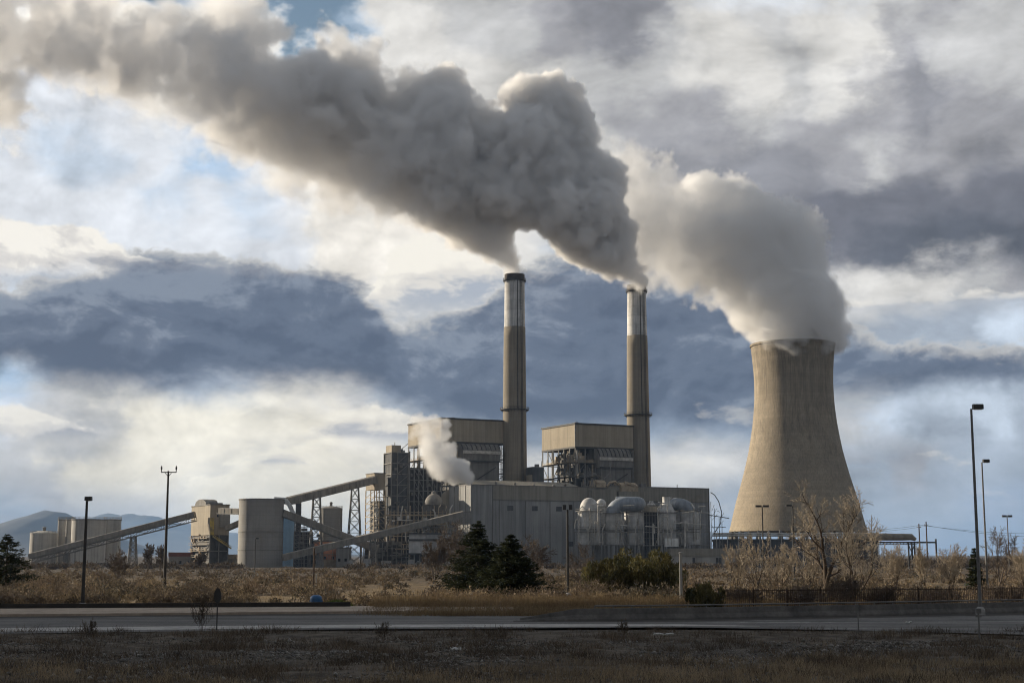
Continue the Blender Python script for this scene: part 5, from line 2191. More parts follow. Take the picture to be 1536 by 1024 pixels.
def segs_mesh(name, S, n, mat, parent):
    """tapered n-sided tubes from rows (p0, p1, r0, r1)"""
    S = np.asarray(S, np.float64)
    p0, p1, r0, r1 = S[:, 0:3], S[:, 3:6], S[:, 6], S[:, 7]
    d = p1 - p0
    d /= np.maximum(np.linalg.norm(d, axis=1, keepdims=True), 1e-9)
    ref = np.where(np.abs(d[:, 2:3]) < 0.9, np.array([[0, 0, 1.0]]), np.array([[1.0, 0, 0]]))
    u = np.cross(d, ref)
    u /= np.linalg.norm(u, axis=1, keepdims=True)
    w = np.cross(d, u)
    V = []
    for p, r in ((p0, r0), (p1, r1)):
        for k in range(n):
            a = 2 * math.pi * k / n
            V.append(p + (u * math.cos(a) + w * math.sin(a)) * r[:, None])
    V = np.stack(V, 1)
    N = len(S)
    base = (np.arange(N) * 2 * n)[:, None]
    Q = np.concatenate([base + np.array([[k, (k + 1) % n, n + (k + 1) % n, n + k]]) for k in range(n)], 0)
    return np_mesh(name, V.reshape(-1, 3), Q, mat, parent, np.tile(np.random.RandomState(3).rand(N), n))


def branch_tree(r_, H, spread, stems, levels, thick, lean=(0, 0), twigs=4, up=0.16, low=0.15):
    thickS, thinS = [], []

    def grow(p, d, L, r, lev):
        n = 5 if lev == levels else (4 if lev > 1 else 3)
        for i in range(n):
            d = (d + Vector((r_.gauss(0, .13), r_.gauss(0, .13), r_.gauss(0, .08) + (up * .5 if lev > 1 else .02)))).normalized()
            q = p + d * (L / n)
            ra, rb = r * (1 - .6 * i / n), r * (1 - .6 * (i + 1) / n)
            (thickS if ra > 0.016 else thinS).append((*p, *q, ra, rb))
            p = q
            if lev > 0 and (i >= 1 or lev < levels):
                k = 1 if lev == levels else (1 if r_.random() < .9 else 2)
                if lev < levels - 1 and r_.random() < .22:
                    k = 0
                if lev == 1:
                    k = 2 + (r_.random() < .10 * twigs)
                for _ in range(k):
                    ax = d.orthogonal().normalized()
                    ax.rotate(Matrix.Rotation(r_.uniform(0, 6.283), 3, d))
                    nd = d.copy()
                    nd.rotate(Matrix.Rotation(R(r_.uniform(28, 66)), 3, ax))
                    nd.z += up if lev > 2 else up * .3
                    nd = nd.normalized()
                    grow(p.copy(), nd, L * r_.uniform(.45, .72) * (1 - .25 * i / n), max(.004, rb * r_.uniform(.5, .72)), lev - 1)
        if lev > 0:
            grow(p.copy(), d, L * .5, r * .4, lev - 1)
    for s in range(stems):
        a = r_.uniform(0, 6.283)
        k = 0.0 if stems == 1 else r_.uniform(.25, 1.0)
        d = Vector((math.cos(a) * spread * k + lean[0], math.sin(a) * spread * k + lean[1], 1)).normalized()
        grow(Vector((math.cos(a) * .08 * k, math.sin(a) * .08 * k, -.1)), d, H * r_.uniform(.40, .5), thick * r_.uniform(.8, 1.0), levels)
    return thickS, thinS


def fit(S, H, W):
    """scale a set of segments to height H and overall width W"""
    A = np.array(S[0] + S[1])
    P = np.concatenate([A[:, 0:3], A[:, 3:6]])
    kz = H / P[:, 2].max()
    kx = W / (P[:, 0].max() - P[:, 0].min())
    out = []
    for part in S:
        B = np.array(part) if len(part) else np.zeros((0, 8))
        for o in (0, 3):
            B[:, o] *= kx
            B[:, o + 1] *= kx
            B[:, o + 2] *= kz
        out.append(B)
    return out


def bare_tree(label, px, Y, top, wpx, seed, stems=1, levels=4, thick=.16, mat='twig', name='bare_tree', cat='tree', group=None, spread=.7, lean=(0, 0), twigs=4, twr=1.0, shift=0.0):
    r_ = random.Random(seed)
    b = ground_at(px, Y)
    if Y < 112:
        b.z = -3.8
        b.x = xat(px, Y, -3.8)
    H = zat(top, Y) - b.z
    W = wpx * Y / FPX
    if levels > 3:
        levels -= 1
    S = fit(branch_tree(r_, H, spread, stems, levels, thick, lean, twigs), H, W)
    A = np.concatenate([S[0], S[1]])
    off = shift * Y / FPX - (A[:, 3].max() + A[:, 3].min()) / 2
    # shear the crown so it sits where it leans to
    for B in S:
        for o in (0, 3):
            B[:, o] += off * np.clip(B[:, o + 2] / H, 0, 1) ** 0.8
    t = thing(name, label, cat, b, 0, group)
    S[1][:, 6:8] = np.maximum(S[1][:, 6:8], 0.0165 * twr * max(0.75, Y / 150))
    if len(S[0]):
        segs_mesh('trunk', S[0], 6, VM['bark'] if mat != 'twigdark' else VM['twigdark'], t)
    segs_mesh('crown', S[1], 3, VM[mat], t)
    return t


BG = 'bare trees behind the picket fence'
bare_tree('big spreading bare tree with pale golden twigs before the cooling tower', 1238, 121, 716, 150, 43, 2, 5, .26, group=None, spread=.35, twigs=4, shift=14)
bare_tree('bushy bare tree with several stems, right of the big spreading tree', 1282, 114, 772, 100, 5, 4, 4, .12, group=BG, spread=.6, shift=8)
bare_tree('low bare tree under the left side of the big spreading tree', 1215, 128, 792, 70, 8, 4, 4, .09, group=BG, spread=.7)
bare_tree('pale bare tree in front of the cooling tower foot, by the twin headed lamp', 1135, 150, 797, 62, 15, 3, 4, .10, group=BG, spread=.6)
bare_tree('thin bare bush under the lamps before the cooling tower', 1172, 140, 812, 56, 19, 5, 3, .06, group=BG, spread=.8)
bare_tree('pale bare bush left of the twin headed lamp', 1105, 165, 812, 44, 23, 5, 3, .06, group=BG, spread=.8)
bare_tree('bare bush right of the big spreading tree, leftmost of the pale three', 1343, 150, 812, 44, 27, 6, 4, .05, group=BG, spread=.5)
bare_tree('narrow pale bare bush below the utility posts', 1386, 146, 812, 36, 29, 5, 4, .05, group=BG, spread=.45)
bare_tree('wide pale bare bush left of the small dark evergreen', 1428, 148, 812, 54, 33, 7, 4, .05, group=BG, spread=.6)
bare_tree('reddish brown bare tree behind the second tallest lamp', 1500, 175, 788, 72, 37, 3, 4, .12, mat='twigdark', group=BG, spread=.7)
bare_tree('pale bare bush at the right picture edge', 1536, 150, 806, 50, 39, 6, 4, .06, group=BG, spread=.6)
bare_tree('lone rounded bare tree in the scrub left of the forked pole', 178, 215, 818, 44, 44, 5, 4, .09, mat='twigdark', spread=.8)
bare_tree('small bare tree near the lattice support at the left', 221, 420, 813, 20, 46, 3, 4, .15, mat='twigdark', group='small bare trees at the plant edge', spread=.5, twr=1.6)
bare_tree('thin bare tree just left of the low red roofed shed', 240, 440, 815, 18, 47, 3, 4, .15, mat='twigdark', group='small bare trees at the plant edge', spread=.5, twr=1.6)
bare_tree('small bare tree in front of the transfer building', 300, 460, 826, 18, 49, 4, 3, .12, mat='twigdark', group='small bare trees at the plant edge', spread=.6, twr=1.6)
bare_tree('dark bare tree leaning left beside the slim rusty floodlight pole', 886, 138, 812, 62, 51, 2, 4, .10, mat='twigdark', spread=.4, shift=-22)
bare_tree('grey bare tree behind the left spruce against the hall', 690, 260, 778, 74, 53, 4, 4, .14, mat='twigdark', spread=.7, twr=1.3)
bare_tree('bare bush left of the spruces before the pale shed', 652, 240, 800, 48, 55, 5, 4, .09, mat='twigdark', spread=.7, twr=1.2)
bare_tree('bare tree above the right spruce against the hall', 800, 270, 800, 66, 57, 4, 4, .12, mat='twigdark', spread=.7, twr=1.3)
for px, Y, top, w, sd, lb in ((1118, 108, 878, 60, 61, 'dark bush at the left end of the picket fence'), (1205, 107, 874, 80, 62, 'dark bush at the picket fence under the low bare tree'),
                              (1268, 106, 858, 60, 63, 'tallest dark bush at the fence, beneath the bushy bare tree'), (1325, 107, 876, 66, 64, 'dark bush at the fence below the leftmost pale bush'),
                              (1400, 109, 878, 90, 65, 'wide dark bush at the fence below the utility posts'), (1520, 112, 876, 90, 67, 'dark bush at the fence near the right picture edge')):
    bare_tree(lb, px, Y, top, w, sd, 12, 3, .03, mat='twigdark', name='bush', cat='bush', group='dark bushes along the picket fence', spread=1.3, twigs=6)
for px, Y, top, w, sd, lb in ((303, 73, 888, 36, 71, 'dry weedy bush beside the sign seen from behind'), (133, 69, 924, 26, 72, 'thin dry weed at the near road edge below the left lamp'),
                              (575, 68, 930, 30, 73, 'thin dry weed at the near road edge below the blue bin'), (935, 70, 926, 22, 74, 'thin dry weed at the road edge near the barrier end'),
                              (745, 66, 938, 40, 75, 'low dry weed at the road edge below the spruces')):
    bare_tree(lb, px, Y, top, w, sd, 7, 2, .010, mat='weed', name='dry_weed', cat='weed', group='dry weeds along the road edge', spread=.7, twr=.5)


def patchy(m, c3, c4, scale):
    """large patches of two more plant colours"""
    t = NT(m.node_tree)
    b = t.n['Principled BSDF']
    src = b.inputs['Base Color'].links[0].from_socket
    pos = t.new('ShaderNodeNewGeometry').outputs['Position']
    n = t.noise(pos, scale, 3.0, 0.6).outputs[0]
    n2 = t.noise(t.vmath('ADD', pos, (50, 20, 3)), scale * 2.3, 3.0, 0.6).outputs[0]
    c = t.mixc(t.maprange(n, 0.52, 0.62, 0.0, 0.8), src, rgba(c3))
    c = t.mixc(t.maprange(n2, 0.54, 0.64, 0.0, 0.75), c, rgba(c4))
    users = [l.to_socket for l in src.links]
    for u in users:
        if u.node.type != 'MIX':
            t.link(c, u)


patchy(VM['sage'], (0.085, 0.078, 0.058), (0.34, 0.26, 0.155), 0.09)
patchy(VM['weed2'], (0.12, 0.095, 0.07), (0.42, 0.33, 0.215), 0.25)


def leaf_quads(C, D, L, W, rs):
    """one slim leaf quad per row: centre C, direction D, length L, width W"""
    n = len(C)
    ref = rs.normal(size=(n, 3))
    u = np.cross(D, ref)
    u /= np.maximum(np.linalg.norm(u, axis=1, keepdims=True), 1e-9)
    L, W = np.asarray(L).reshape(-1, 1), np.asarray(W).reshape(-1, 1)
    a, b = C - D * L * .5, C + D * L * .5
    V = np.stack([a - u * W * .5, a + u * W * .5, b + u * W * .18, b - u * W * .18], 1)
    Q = (np.arange(n) * 4)[:, None] + np.arange(4)[None]
    return V.reshape(-1, 3), Q


def spruce(label, px, Y, top, wpx, seed, zb=None, name='spruce_tree', group=None, dens=1.0, mat='needle', gap=.12):
    rs = np.random.RandomState(seed)
    b = ground_at(px, Y)
    if zb is not None:
        b.z = zb
    H = zat(top, Y) - b.z
    Rm = wpx / 2 * Y / FPX
    t = thing(name, label, 'tree', b, 0, group)
    MB().tube([(0, 0, -.1), (.04, 0, H * .5), (0, 0, H * .97)], [H * .022, H * .014, .01], 8).build('trunk', VM['bark'], t)
    C, D, Ls, Ws, B = [], [], [], [], []
    nlev = int(24 * dens + H * 1.2)
    for lv in range(nlev):
        f = (lv + rs.uniform(-.4, .4)) / nlev
        f = min(.985, max(.015, f))
        z0 = H * (.05 + .95 * f)
        rr = Rm * (1 - f) ** .85 * (1.0 if f > .12 else .75 + 2 * f)
        for k in range(int(6 + 6 * (1 - f))):
            if rs.rand() < gap:
                continue
            a = rs.uniform(0, 6.283)
            Lb = rr * rs.uniform(.62, 1.12) + .08
            n = int(10 * dens + Lb * 16 * dens)
            s = rs.uniform(.12, 1.0, n)
            droop = -.22 * s + .20 * s ** 2.5
            hx, hy = math.cos(a), math.sin(a)
            lat = rs.normal(0, 1, n) * .22 * Lb * (1.12 - s) + rs.normal(0, .03, n)
            P = np.stack([hx * s * Lb - hy * lat, hy * s * Lb + hx * lat, z0 + droop * Lb + rs.normal(0, .05, n) * Lb ** .5], 1)
            C.append(P)
            d = np.stack([hx * (.8) - hy * np.sign(lat) * .6 + rs.normal(0, .3, n), hy * .8 + hx * np.sign(lat) * .6 + rs.normal(0, .3, n), rs.normal(.05, .3, n)], 1)
            D.append(d / np.linalg.norm(d, axis=1, keepdims=True))
            Ls.append(rs.uniform(.16, .42, n) * (Y / 150) ** .5)
            Ws.append(rs.uniform(.05, .12, n) * (Y / 150) ** .5)
            B.append(np.full(n, rs.rand()))
    C, D, Ls, Ws, B = np.concatenate(C), np.concatenate(D), np.concatenate(Ls), np.concatenate(Ws), np.concatenate(B)
    V, Q = leaf_quads(C, D, Ls, Ws, rs)
    np_mesh('crown', V, Q, VM[mat], t, np.clip(B * .7 + rs.rand(len(B)) * .3, 0, 1))
    return t


spruce('left of two dark spruces before the hall, taller and set back', 716, 152, 779, 136, 1, group='spruces before the hall', gap=.12, dens=1.35)
spruce('right of two dark spruces before the hall, broader and nearer', 766, 124, 801, 150, 2, group='spruces before the hall', gap=.05, dens=1.5)
spruce('dark spruce at the far left picture edge', 8, 186, 799, 124, 3, gap=.3)
spruce('small dark evergreen behind the fence near the tallest lamp', 1464, 165, 820, 34, 4, gap=.25, name='evergreen')
def plume_bush(label, px, Y, top, wpx, seed, n=5200, group='dense green bushes right of the spruces'):
    rs = np.random.RandomState(seed)
    b = ground_at(px, Y)
    H = zat(top, Y) - b.z
    W = wpx * Y / FPX
    t = thing('green_bush', label, 'bush', b, 0, group)
    ns = 26
    P, D, Bt = [], [], []
    stem = MB()
    for i in range(ns):
        a = rs.uniform(0, 6.283)
        r0 = math.sqrt(rs.rand()) * W * .42
        hx, hy = math.cos(a) * r0, math.sin(a) * r0 * .8
        hh = H * rs.uniform(.74, 1.0) * (1 - .62 * (r0 / (W * .5)) ** 2)
        m_ = n // ns
        f = rs.rand(m_) ** .8
        wd = (.5 * np.sin(np.pi * np.clip(f * .92 + .06, 0, 1)) ** .7 + .03) * W * .36
        ang = rs.uniform(0, 6.283, m_)
        q = np.sqrt(rs.rand(m_))
        P.append(np.stack([hx * (1 + .45 * f) + np.cos(ang) * wd * q, hy * (1 + .45 * f) + np.sin(ang) * wd * q, f * hh], 1))
        d = np.stack([np.cos(ang) * .45 + rs.normal(0, .3, m_), np.sin(ang) * .45 + rs.normal(0, .3, m_), np.full(m_, .9)], 1)
        D.append(d / np.linalg.norm(d, axis=1, keepdims=True))
        Bt.append(np.full(m_, rs.rand()) * .65 + rs.rand(m_) * .35)
        stem.tube([(hx * .6, hy * .6, -.05), (hx, hy, hh * .45), (hx * 1.1, hy * 1.1, hh * .8)], [.05, .03, .012], 5)
    stem.build('stem', VM['bark'], t)
    P, D, Bt = np.concatenate(P), np.concatenate(D), np.concatenate(Bt)
    V, Q = leaf_quads(P, D, rs.uniform(.16, .38, len(P)), rs.uniform(.06, .13, len(P)), rs)
    np_mesh('foliage', V, Q, VM['juniper'], t, Bt)


plume_bush('small olive juniper bush at the left end of the fence', 1059, 99.5, 866, 50, 5, 2600, None)
plume_bush('leftmost green bush of the dense row', 908, 134, 826, 62, 11)
plume_bush('rounded green bush second from the left in the dense row', 940, 137, 816, 78, 12)
plume_bush('tallest green bush in the dense row', 975, 135, 814, 80, 13)
plume_bush('rightmost green bush of the dense row next to the pale post', 1000, 139, 826, 56, 14)


def scatter_blades(name, n, pick, lrange, wrange, mat, seed, lean=.35, clump=6, kind='stuff', spread=.18):
    """grass and weeds: blades in tufts; pick(rs) gives x, y, height factor or None"""
    rs = np.random.RandomState(seed)
    C, D, L, T = [], [], [], []
    while len(L) < n:
        p = pick(rs)
        if p is None:
            continue
        x, y, hf = p
        z = land_height(x, y)
        tone = rs.rand()
        for _ in range(clump):
            d = np.array([rs.normal(0, lean), rs.normal(0, lean), 1.0])
            d /= np.linalg.norm(d)
            l = rs.uniform(*lrange) * hf
            bx, by = x + rs.normal(0, spread), y + rs.normal(0, spread)
            C.append((bx + d[0] * l / 2, by + d[1] * l / 2, z - .03 + d[2] * l / 2))
            D.append(d)
            L.append(l)
            T.append(tone * .6 + rs.rand() * .4)
    rsw = rs.uniform(*wrange, len(L))
    V, Q = leaf_quads(np.array(C), np.array(D), L, rsw, rs)
    o = np_mesh(name, V, Q, VM[mat], None, np.clip(T, 0, 1))
    tag(o, kind=kind)
    return o


def px_to_x(px, Y):
    return xat(px, Y, -3.8)


def verge_pick(rs):
    Y = rs.uniform(42, 73)
    px = rs.uniform(-80, 1620)
    x = px_to_x(px, Y)
    d = mnoise.noise((x * .28, Y * .28, 11.0)) + .5 * mnoise.noise((x * .9, Y * .9, 5.0))
    if d < rs.uniform(-.25, .45):
        return None
    return x, Y, .55 + .7 * max(0, d)


def verge_dry_pick(rs):
    Y = rs.uniform(42, 64)
    px = rs.uniform(-80, 1620)
    x = px_to_x(px, Y)
    py = 832 + 3.9 * 2180 / Y
    d = mnoise.noise((x * .16, Y * .16, 31.0)) + .4 * mnoise.noise((x * .7, Y * .7, 3.0))
    # a pale grassy band low on the verge, higher to the right
    lim = 1004 - 26 * min(1, max(0, (px - 500) / 700))
    k = (py - lim) / 14.0
    if k + d * 2.4 < rs.uniform(-.4, 1.2):
        return None
    return x, Y, .6 + .4 * rs.rand()


def strip_pick(rs):
    Y = rs.uniform(98, 113)
    px = rs.uniform(560, 1640)
    if px > 1090 and rs.rand() < .5:
        return None
    x = px_to_x(px, Y)
    line = lerp_line([(560, 906), (770, 906), (1024, 905), (1640, 893)], px)
    if 832 + 3.8 * 2180 / Y > line + 8:
        return None
    return x, Y, .5 + .5 * rs.rand()


def near_scrub_pick(rs):
    Y = 99 + 70 * rs.rand() ** 1.5
    px = rs.uniform(-90, 1640)
    x = px_to_x(px, Y)
    d = mnoise.noise((x * .07, Y * .07, 21.0))
    if d < rs.uniform(-.6, .3) or (Y < 104 and px < 560):
        return None
    return x, Y, .6 + .5 * rs.rand()


scatter_blades('dark_weeds', 40000, verge_pick, (.18, .55), (.012, .03), 'weed', 1, .5, 9)
scatter_blades('dry_grass', 42000, verge_dry_pick, (.18, .50), (.010, .022), 'weed2' if 'weed2' in VM else 'dry', 2, .38, 8)
scatter_blades('dry_grass', 42000, strip_pick, (.45, 1.1), (.02, .045), 'dry', 3, .22, 8)
scatter_blades('dry_grass', 6000, near_scrub_pick, (.35, .85), (.025, .06), 'dry', 4, .4, 8, spread=.3)


def green_patch(rs):
    px, Y = rs.normal(506, 13), rs.uniform(104, 110)
    return px_to_x(px, Y), Y, max(.25, 1 - abs(px - 504) / 34)


def kerb_grass_pick(rs):
    px, Y = rs.uniform(535, 1040), rs.uniform(90.5, 99)
    k = min(1.0, (px - 530) / 150)
    if rs.rand() > k:
        return None
    return px_to_x(px, Y), Y, .45 + .5 * rs.rand()


scatter_blades('dry_grass', 22000, kerb_grass_pick, (.35, .8), (.02, .04), 'dry', 6, .3, 8)
scatter_blades('green_grass', 5000, green_patch, (.3, .75), (.03, .06), 'green', 5, .4, 8)


def scrub():
    rs = np.random.RandomState(12)
    C, D, L, W, T = [], [], [], [], []
    n = 0
    while n < 1900:
        Y = 112 + (520 - 112) * rs.rand() ** 1.7
        px = rs.uniform(-120, 1680)
        x = px_to_x(px, Y)
        dn = mnoise.noise((x * .045, Y * .03, 41.0))
        if dn < rs.uniform(-.5, .2):
            continue
        n += 1
        r = rs.uniform(.5, 1.0) * rs.choice([.7, 1.0, 1.0, 1.7, 2.1]) * (1.0 if Y < 260 else 1.25)
        h = min(1.7, r * rs.uniform(.65, 1.0))
        z = land_height(x, Y)
        k = int((230 if Y < 180 else (140 if Y < 280 else 60)) * (.5 + .5 * r))
        v = rs.normal(size=(k, 3))
        v[:, 2] = np.abs(v[:, 2])
        v /= np.linalg.norm(v, axis=1, keepdims=True)
        rad = rs.uniform(.72, 1.0, (k, 1))
        lump = 1 + .25 * np.sin(v[:, 0:1] * 7 + n) * np.cos(v[:, 1:2] * 6 + n * 2)
        P = v * rad * lump * np.array([[r, r, h]]) + np.array([[x, Y, z - .05]])
        d = v * .6 + rs.normal(0, .6, (k, 3)) + np.array([[0, 0, .25]])
        d /= np.linalg.norm(d, axis=1, keepdims=True)
        C.append(P)
        D.append(d)
        s = 1.0 if Y < 180 else (1.3 if Y < 280 else 1.9)
        L.append(rs.uniform(.14, .32, k) * s)
        W.append(rs.uniform(.05, .12, k) * s)
        T.append(np.clip(rs.rand() * .8 + rs.rand(k) * .2, 0, 1))
    V, Q = leaf_quads(np.concatenate(C), np.concatenate(D), np.concatenate(L), np.concatenate(W), rs)
    o = np_mesh('sagebrush_scrub', V, Q, VM['sage'], None, np.concatenate(T))
    tag(o, kind='stuff')


scrub()


def far_wood():
    """dark low thickets at the foot of the plant and along the right horizon"""
    rs = np.random.RandomState(6)
    C, D, L, W, T = [], [], [], [], []
    spans = [(1290, 1760, 560, 900, 6.5, 260), (20, 360, 560, 690, 3.6, 90), (520, 1110, 560, 680, 3.2, 120), (-200, 30, 560, 800, 5.0, 60)]
    for p0, p1, ya, yb, hm, cnt in spans:
        for i in range(cnt):
            px, Y = rs.uniform(p0, p1), rs.uniform(ya, yb)
            z = gz(Y)
            x = xat(px, Y, z)
            h, r = hm * rs.uniform(.4, 1.0), rs.uniform(2, 5.5)
            k = 90
            v = rs.normal(size=(k, 3))
            v /= np.linalg.norm(v, axis=1, keepdims=True)
            P = v * rs.uniform(.4, 1, (k, 1)) * np.array([[r, r, h * .5]]) + np.array([[x, Y, z + h * .45]])
            d = v * .6 + rs.normal(0, .5, (k, 3)) + np.array([[0, 0, .6]])
            C.append(P)
            D.append(d / np.linalg.norm(d, axis=1, keepdims=True))
            L.append(rs.uniform(.8, 1.8, k))
            W.append(rs.uniform(.15, .45, k))
            T.append(np.clip(rs.rand() * .7 + rs.rand(k) * .3, 0, 1))
    V, Q = leaf_quads(np.concatenate(C), np.concatenate(D), np.concatenate(L), np.concatenate(W), rs)
    o = np_mesh('far_thickets', V, Q, VM['weed'], None, np.concatenate(T))
    tag(o, kind='stuff')


far_wood()


def gravel():
    rs = np.random.RandomState(2)
    n = 12000
    V, F = [], []
    oct_ = np.array([[1, 0, 0], [-1, 0, 0], [0, 1, 0], [0, -1, 0], [0, 0, 1], [0, 0, -1]], float)
    tri = np.array([[0, 2, 4], [2, 1, 4], [1, 3, 4], [3, 0, 4], [2, 0, 5], [1, 2, 5], [3, 1, 5], [0, 3, 5]])
    k = 0
    while k < n:
        Y = rs.uniform(42, 67)
        x = px_to_x(rs.uniform(-80, 1620), Y)
        if mnoise.noise((x * .2, Y * .2, 61.0)) < rs.uniform(-.3, .5):
            continue
        s = rs.uniform(.025, .08) * (2.0 if rs.rand() < .07 else 1)
        A = oct_ * rs.uniform(.6, 1.2, (6, 1)) * s * np.array([[1.2, 1, .7]])
        an = rs.uniform(0, 6.28)
        c_, s_ = math.cos(an), math.sin(an)
        A = np.stack([A[:, 0] * c_ - A[:, 1] * s_, A[:, 0] * s_ + A[:, 1] * c_, A[:, 2]], 1)
        V.append(A + np.array([[x, Y, land_height(x, Y) + s * .3]]))
        F.append(tri + k * 6)
        k += 1
    m = surf('gravel_stone', (0.22, 0.205, 0.185), (0.10, 0.095, 0.085), 3.0, rough=0.9, tone=.5)
    o = np_mesh('gravel', np.concatenate(V), np.concatenate(F), m, None, np.repeat(rs.rand(n), 8))
    tag(o, kind='stuff')


gravel()
SMOKE=True; VOX=1.15; HAZE=4.2e-5
# ------------------------------------------------------------------ smoke and steam (real volumes)


def puffs_px(lst, Y, seed, bump=0.9, yj=0.35):
    """spheres (x, y, z, radius) in metres from (px, py, radius px[, Y]) rows, with smaller puffs budding from each"""
    r_ = random.Random(seed)
    out = []
    for row in lst:
        px, py, rp = row[:3]
        yy, dn = Y, (row[3] if len(row) > 3 else 1.0)
        rad = rp / FPX * yy
        yy += r_.uniform(-yj, yj) * rad
        c = at(px, py, yy)
        out.append((c.x, c.y, c.z, rad, dn))
        for _ in range(int(9 * bump)):
            v = Vector((r_.gauss(0, 1), r_.gauss(0, 1), r_.gauss(0, 1))).normalized()
            k = r_.uniform(0.22, 0.48)
            q = c + v * rad * r_.uniform(0.72, 0.98)
            out.append((q.x, q.y, q.z, rad * k, dn))
    return np.array(out)


def plume(name, puffs, step, voxel, mat, warp, bill, edge, fine, dens, kind_label, x_near, x_far, seed=0, core_d=(2, 12), roots=(), root_r=60):
    lo = (puffs[:, :3] - puffs[:, 3:4]).min(0) - 8
    hi = (puffs[:, :3] + puffs[:, 3:4]).max(0) + 8
    n = np.ceil((hi - lo) / step).astype(int) + 1
    gx = [lo[i] + step * np.arange(n[i]) for i in range(3)]
    X, Y_, Z = np.meshgrid(gx[0], gx[1], gx[2], indexing='ij')
    F = np.full(X.shape, -1e3)
    K = step * 0.9
    WS, DS = np.full(X.shape, 1e-9), np.full(X.shape, 1e-9)
    for (cx, cy, cz, r, dn_) in puffs:
        i0 = [max(0, int((v - 2.2 * r - 14 - lo[k]) / step)) for k, v in enumerate((cx, cy, cz))]
        i1 = [min(n[k], int((v + 2.2 * r + 14 - lo[k]) / step) + 2) for k, v in enumerate((cx, cy, cz))]
        s = tuple(slice(a, b) for a, b in zip(i0, i1))
        g = r - np.sqrt((X[s] - cx) ** 2 + (Y_[s] - cy) ** 2 + (Z[s] - cz) ** 2)
        wgt = np.exp(np.clip(g / (step * 1.2), -12, 3))
        WS[s] += wgt
        DS[s] += wgt * dn_
        a = F[s]
        h = np.clip(0.5 + 0.5 * (g - a) / K, 0, 1)
        F[s] = a * (1 - h) + g * h + K * h * (1 - h)
    F = np.maximum(F, -60)
    me = bpy.data.meshes.new(name)
    # x fastest
    co = np.stack([X.transpose(2, 1, 0).ravel(), Y_.transpose(2, 1, 0).ravel(), Z.transpose(2, 1, 0).ravel()], 1).astype(np.float32)
    me.vertices.add(len(co))
    me.vertices.foreach_set('co', co.ravel())
    at_ = me.attributes.new('f', 'FLOAT', 'POINT')
    at_.data.foreach_set('value', F.transpose(2, 1, 0).ravel().astype(np.float32))
    ad = me.attributes.new('d', 'FLOAT', 'POINT')
    ad.data.foreach_set('value', (DS / WS).transpose(2, 1, 0).ravel().astype(np.float32))
    ob = bpy.data.objects.new(name, me)
    col.objects.link(ob)
    tree = bpy.data.node_groups.new(name, 'GeometryNodeTree')
    tree.interface.new_socket('Geometry', in_out='INPUT', socket_type='NodeSocketGeometry')
    tree.interface.new_socket('Geometry', in_out='OUTPUT', socket_type='NodeSocketGeometry')
    g = NT(tree)
    gi, go = g.new('NodeGroupInput'), g.new('NodeGroupOutput')
    pos = g.new('GeometryNodeInputPosition').outputs[0]
    sx = g.sep(pos)[0]
    far = g.maprange(sx, x_near, x_far, 0.0, 1.0)          # 0 at the source, 1 far downwind
    so = g.vmath('ADD', pos, (seed * 37.1, seed * 11.3, seed * 5.7))
    nz = g.noise(so, 1 / warp[0], 3.0, 0.55).outputs['Color']
    nv = g.vmath('SUBTRACT', nz, (0.5, 0.5, 0.5))
    calm = None                                            # the plume is tight where it leaves the stack
    for rp in roots:
        dr = g.maprange(g.vmath('DISTANCE', pos, tuple(rp)), 4.0, root_r, 0.12, 1.0)
        calm = dr if calm is None else g.math('MINIMUM', calm, dr)
    wamp = g.maprange(far, 0.0, 1.0, warp[1], warp[2], 'LINEAR')
    if calm is not None:
        wamp = g.math('MULTIPLY', wamp, calm)
    p1 = g.vmath('ADD', pos, g.vmath('SCALE', nv, s=wamp))
    nz2 = g.noise(so, 1 / (warp[0] * 0.28), 4.0, 0.6).outputs['Color']
    nv2 = g.vmath('SUBTRACT', nz2, (0.5, 0.5, 0.5))
    p1 = g.vmath('ADD', p1, g.vmath('SCALE', nv2, s=g.math('MULTIPLY', wamp, 0.5)))
    gc = g.vmath('SCALE', g.vmath('SUBTRACT', p1, tuple(lo)), s=1.0 / step)
    gc = g.vmath('MINIMUM', g.vmath('MAXIMUM', gc, (0, 0, 0)), tuple(float(v) - 1.001 for v in n))
    fl = g.vmath('FLOOR', gc)
    fr = g.sep(g.vmath('SUBTRACT', gc, fl))
    f3 = g.sep(fl)
    base = g.math('MULTIPLY_ADD', g.math('MULTIPLY_ADD', f3[2], float(n[1]), f3[1]), float(n[0]), f3[0])
    na = g.new('GeometryNodeInputNamedAttribute', data_type='FLOAT')
    na.inputs[0].default_value = 'f'

    def samp(off):
        sn = g.new('GeometryNodeSampleIndex', data_type='FLOAT', domain='POINT', clamp=True)
        g.link(gi.outputs[0], sn.inputs['Geometry'])
        g.link(na.outputs[0], sn.inputs['Value'])
        g.link(g.math('ADD', base, float(off)), sn.inputs['Index'])
        return sn.outputs[0]

    nd_ = g.new('GeometryNodeInputNamedAttribute', data_type='FLOAT')
    nd_.inputs[0].default_value = 'd'
    sd = g.new('GeometryNodeSampleIndex', data_type='FLOAT', domain='POINT', clamp=True)
    g.link(gi.outputs[0], sd.inputs['Geometry'])
    g.link(nd_.outputs[0], sd.inputs['Value'])
    fq = g.sep(g.vmath('FLOOR', g.vmath('ADD', gc, (0.5, 0.5, 0.5))))
    g.link(g.math('MULTIPLY_ADD', g.math('MULTIPLY_ADD', fq[2], float(n[1]), fq[1]), float(n[0]), fq[0]), sd.inputs['Index'])

    def lerp(a, b, t):
        return g.math('MULTIPLY_ADD', g.math('SUBTRACT', b, a), t, a)
    nx, nxy = int(n[0]), int(n[0] * n[1])
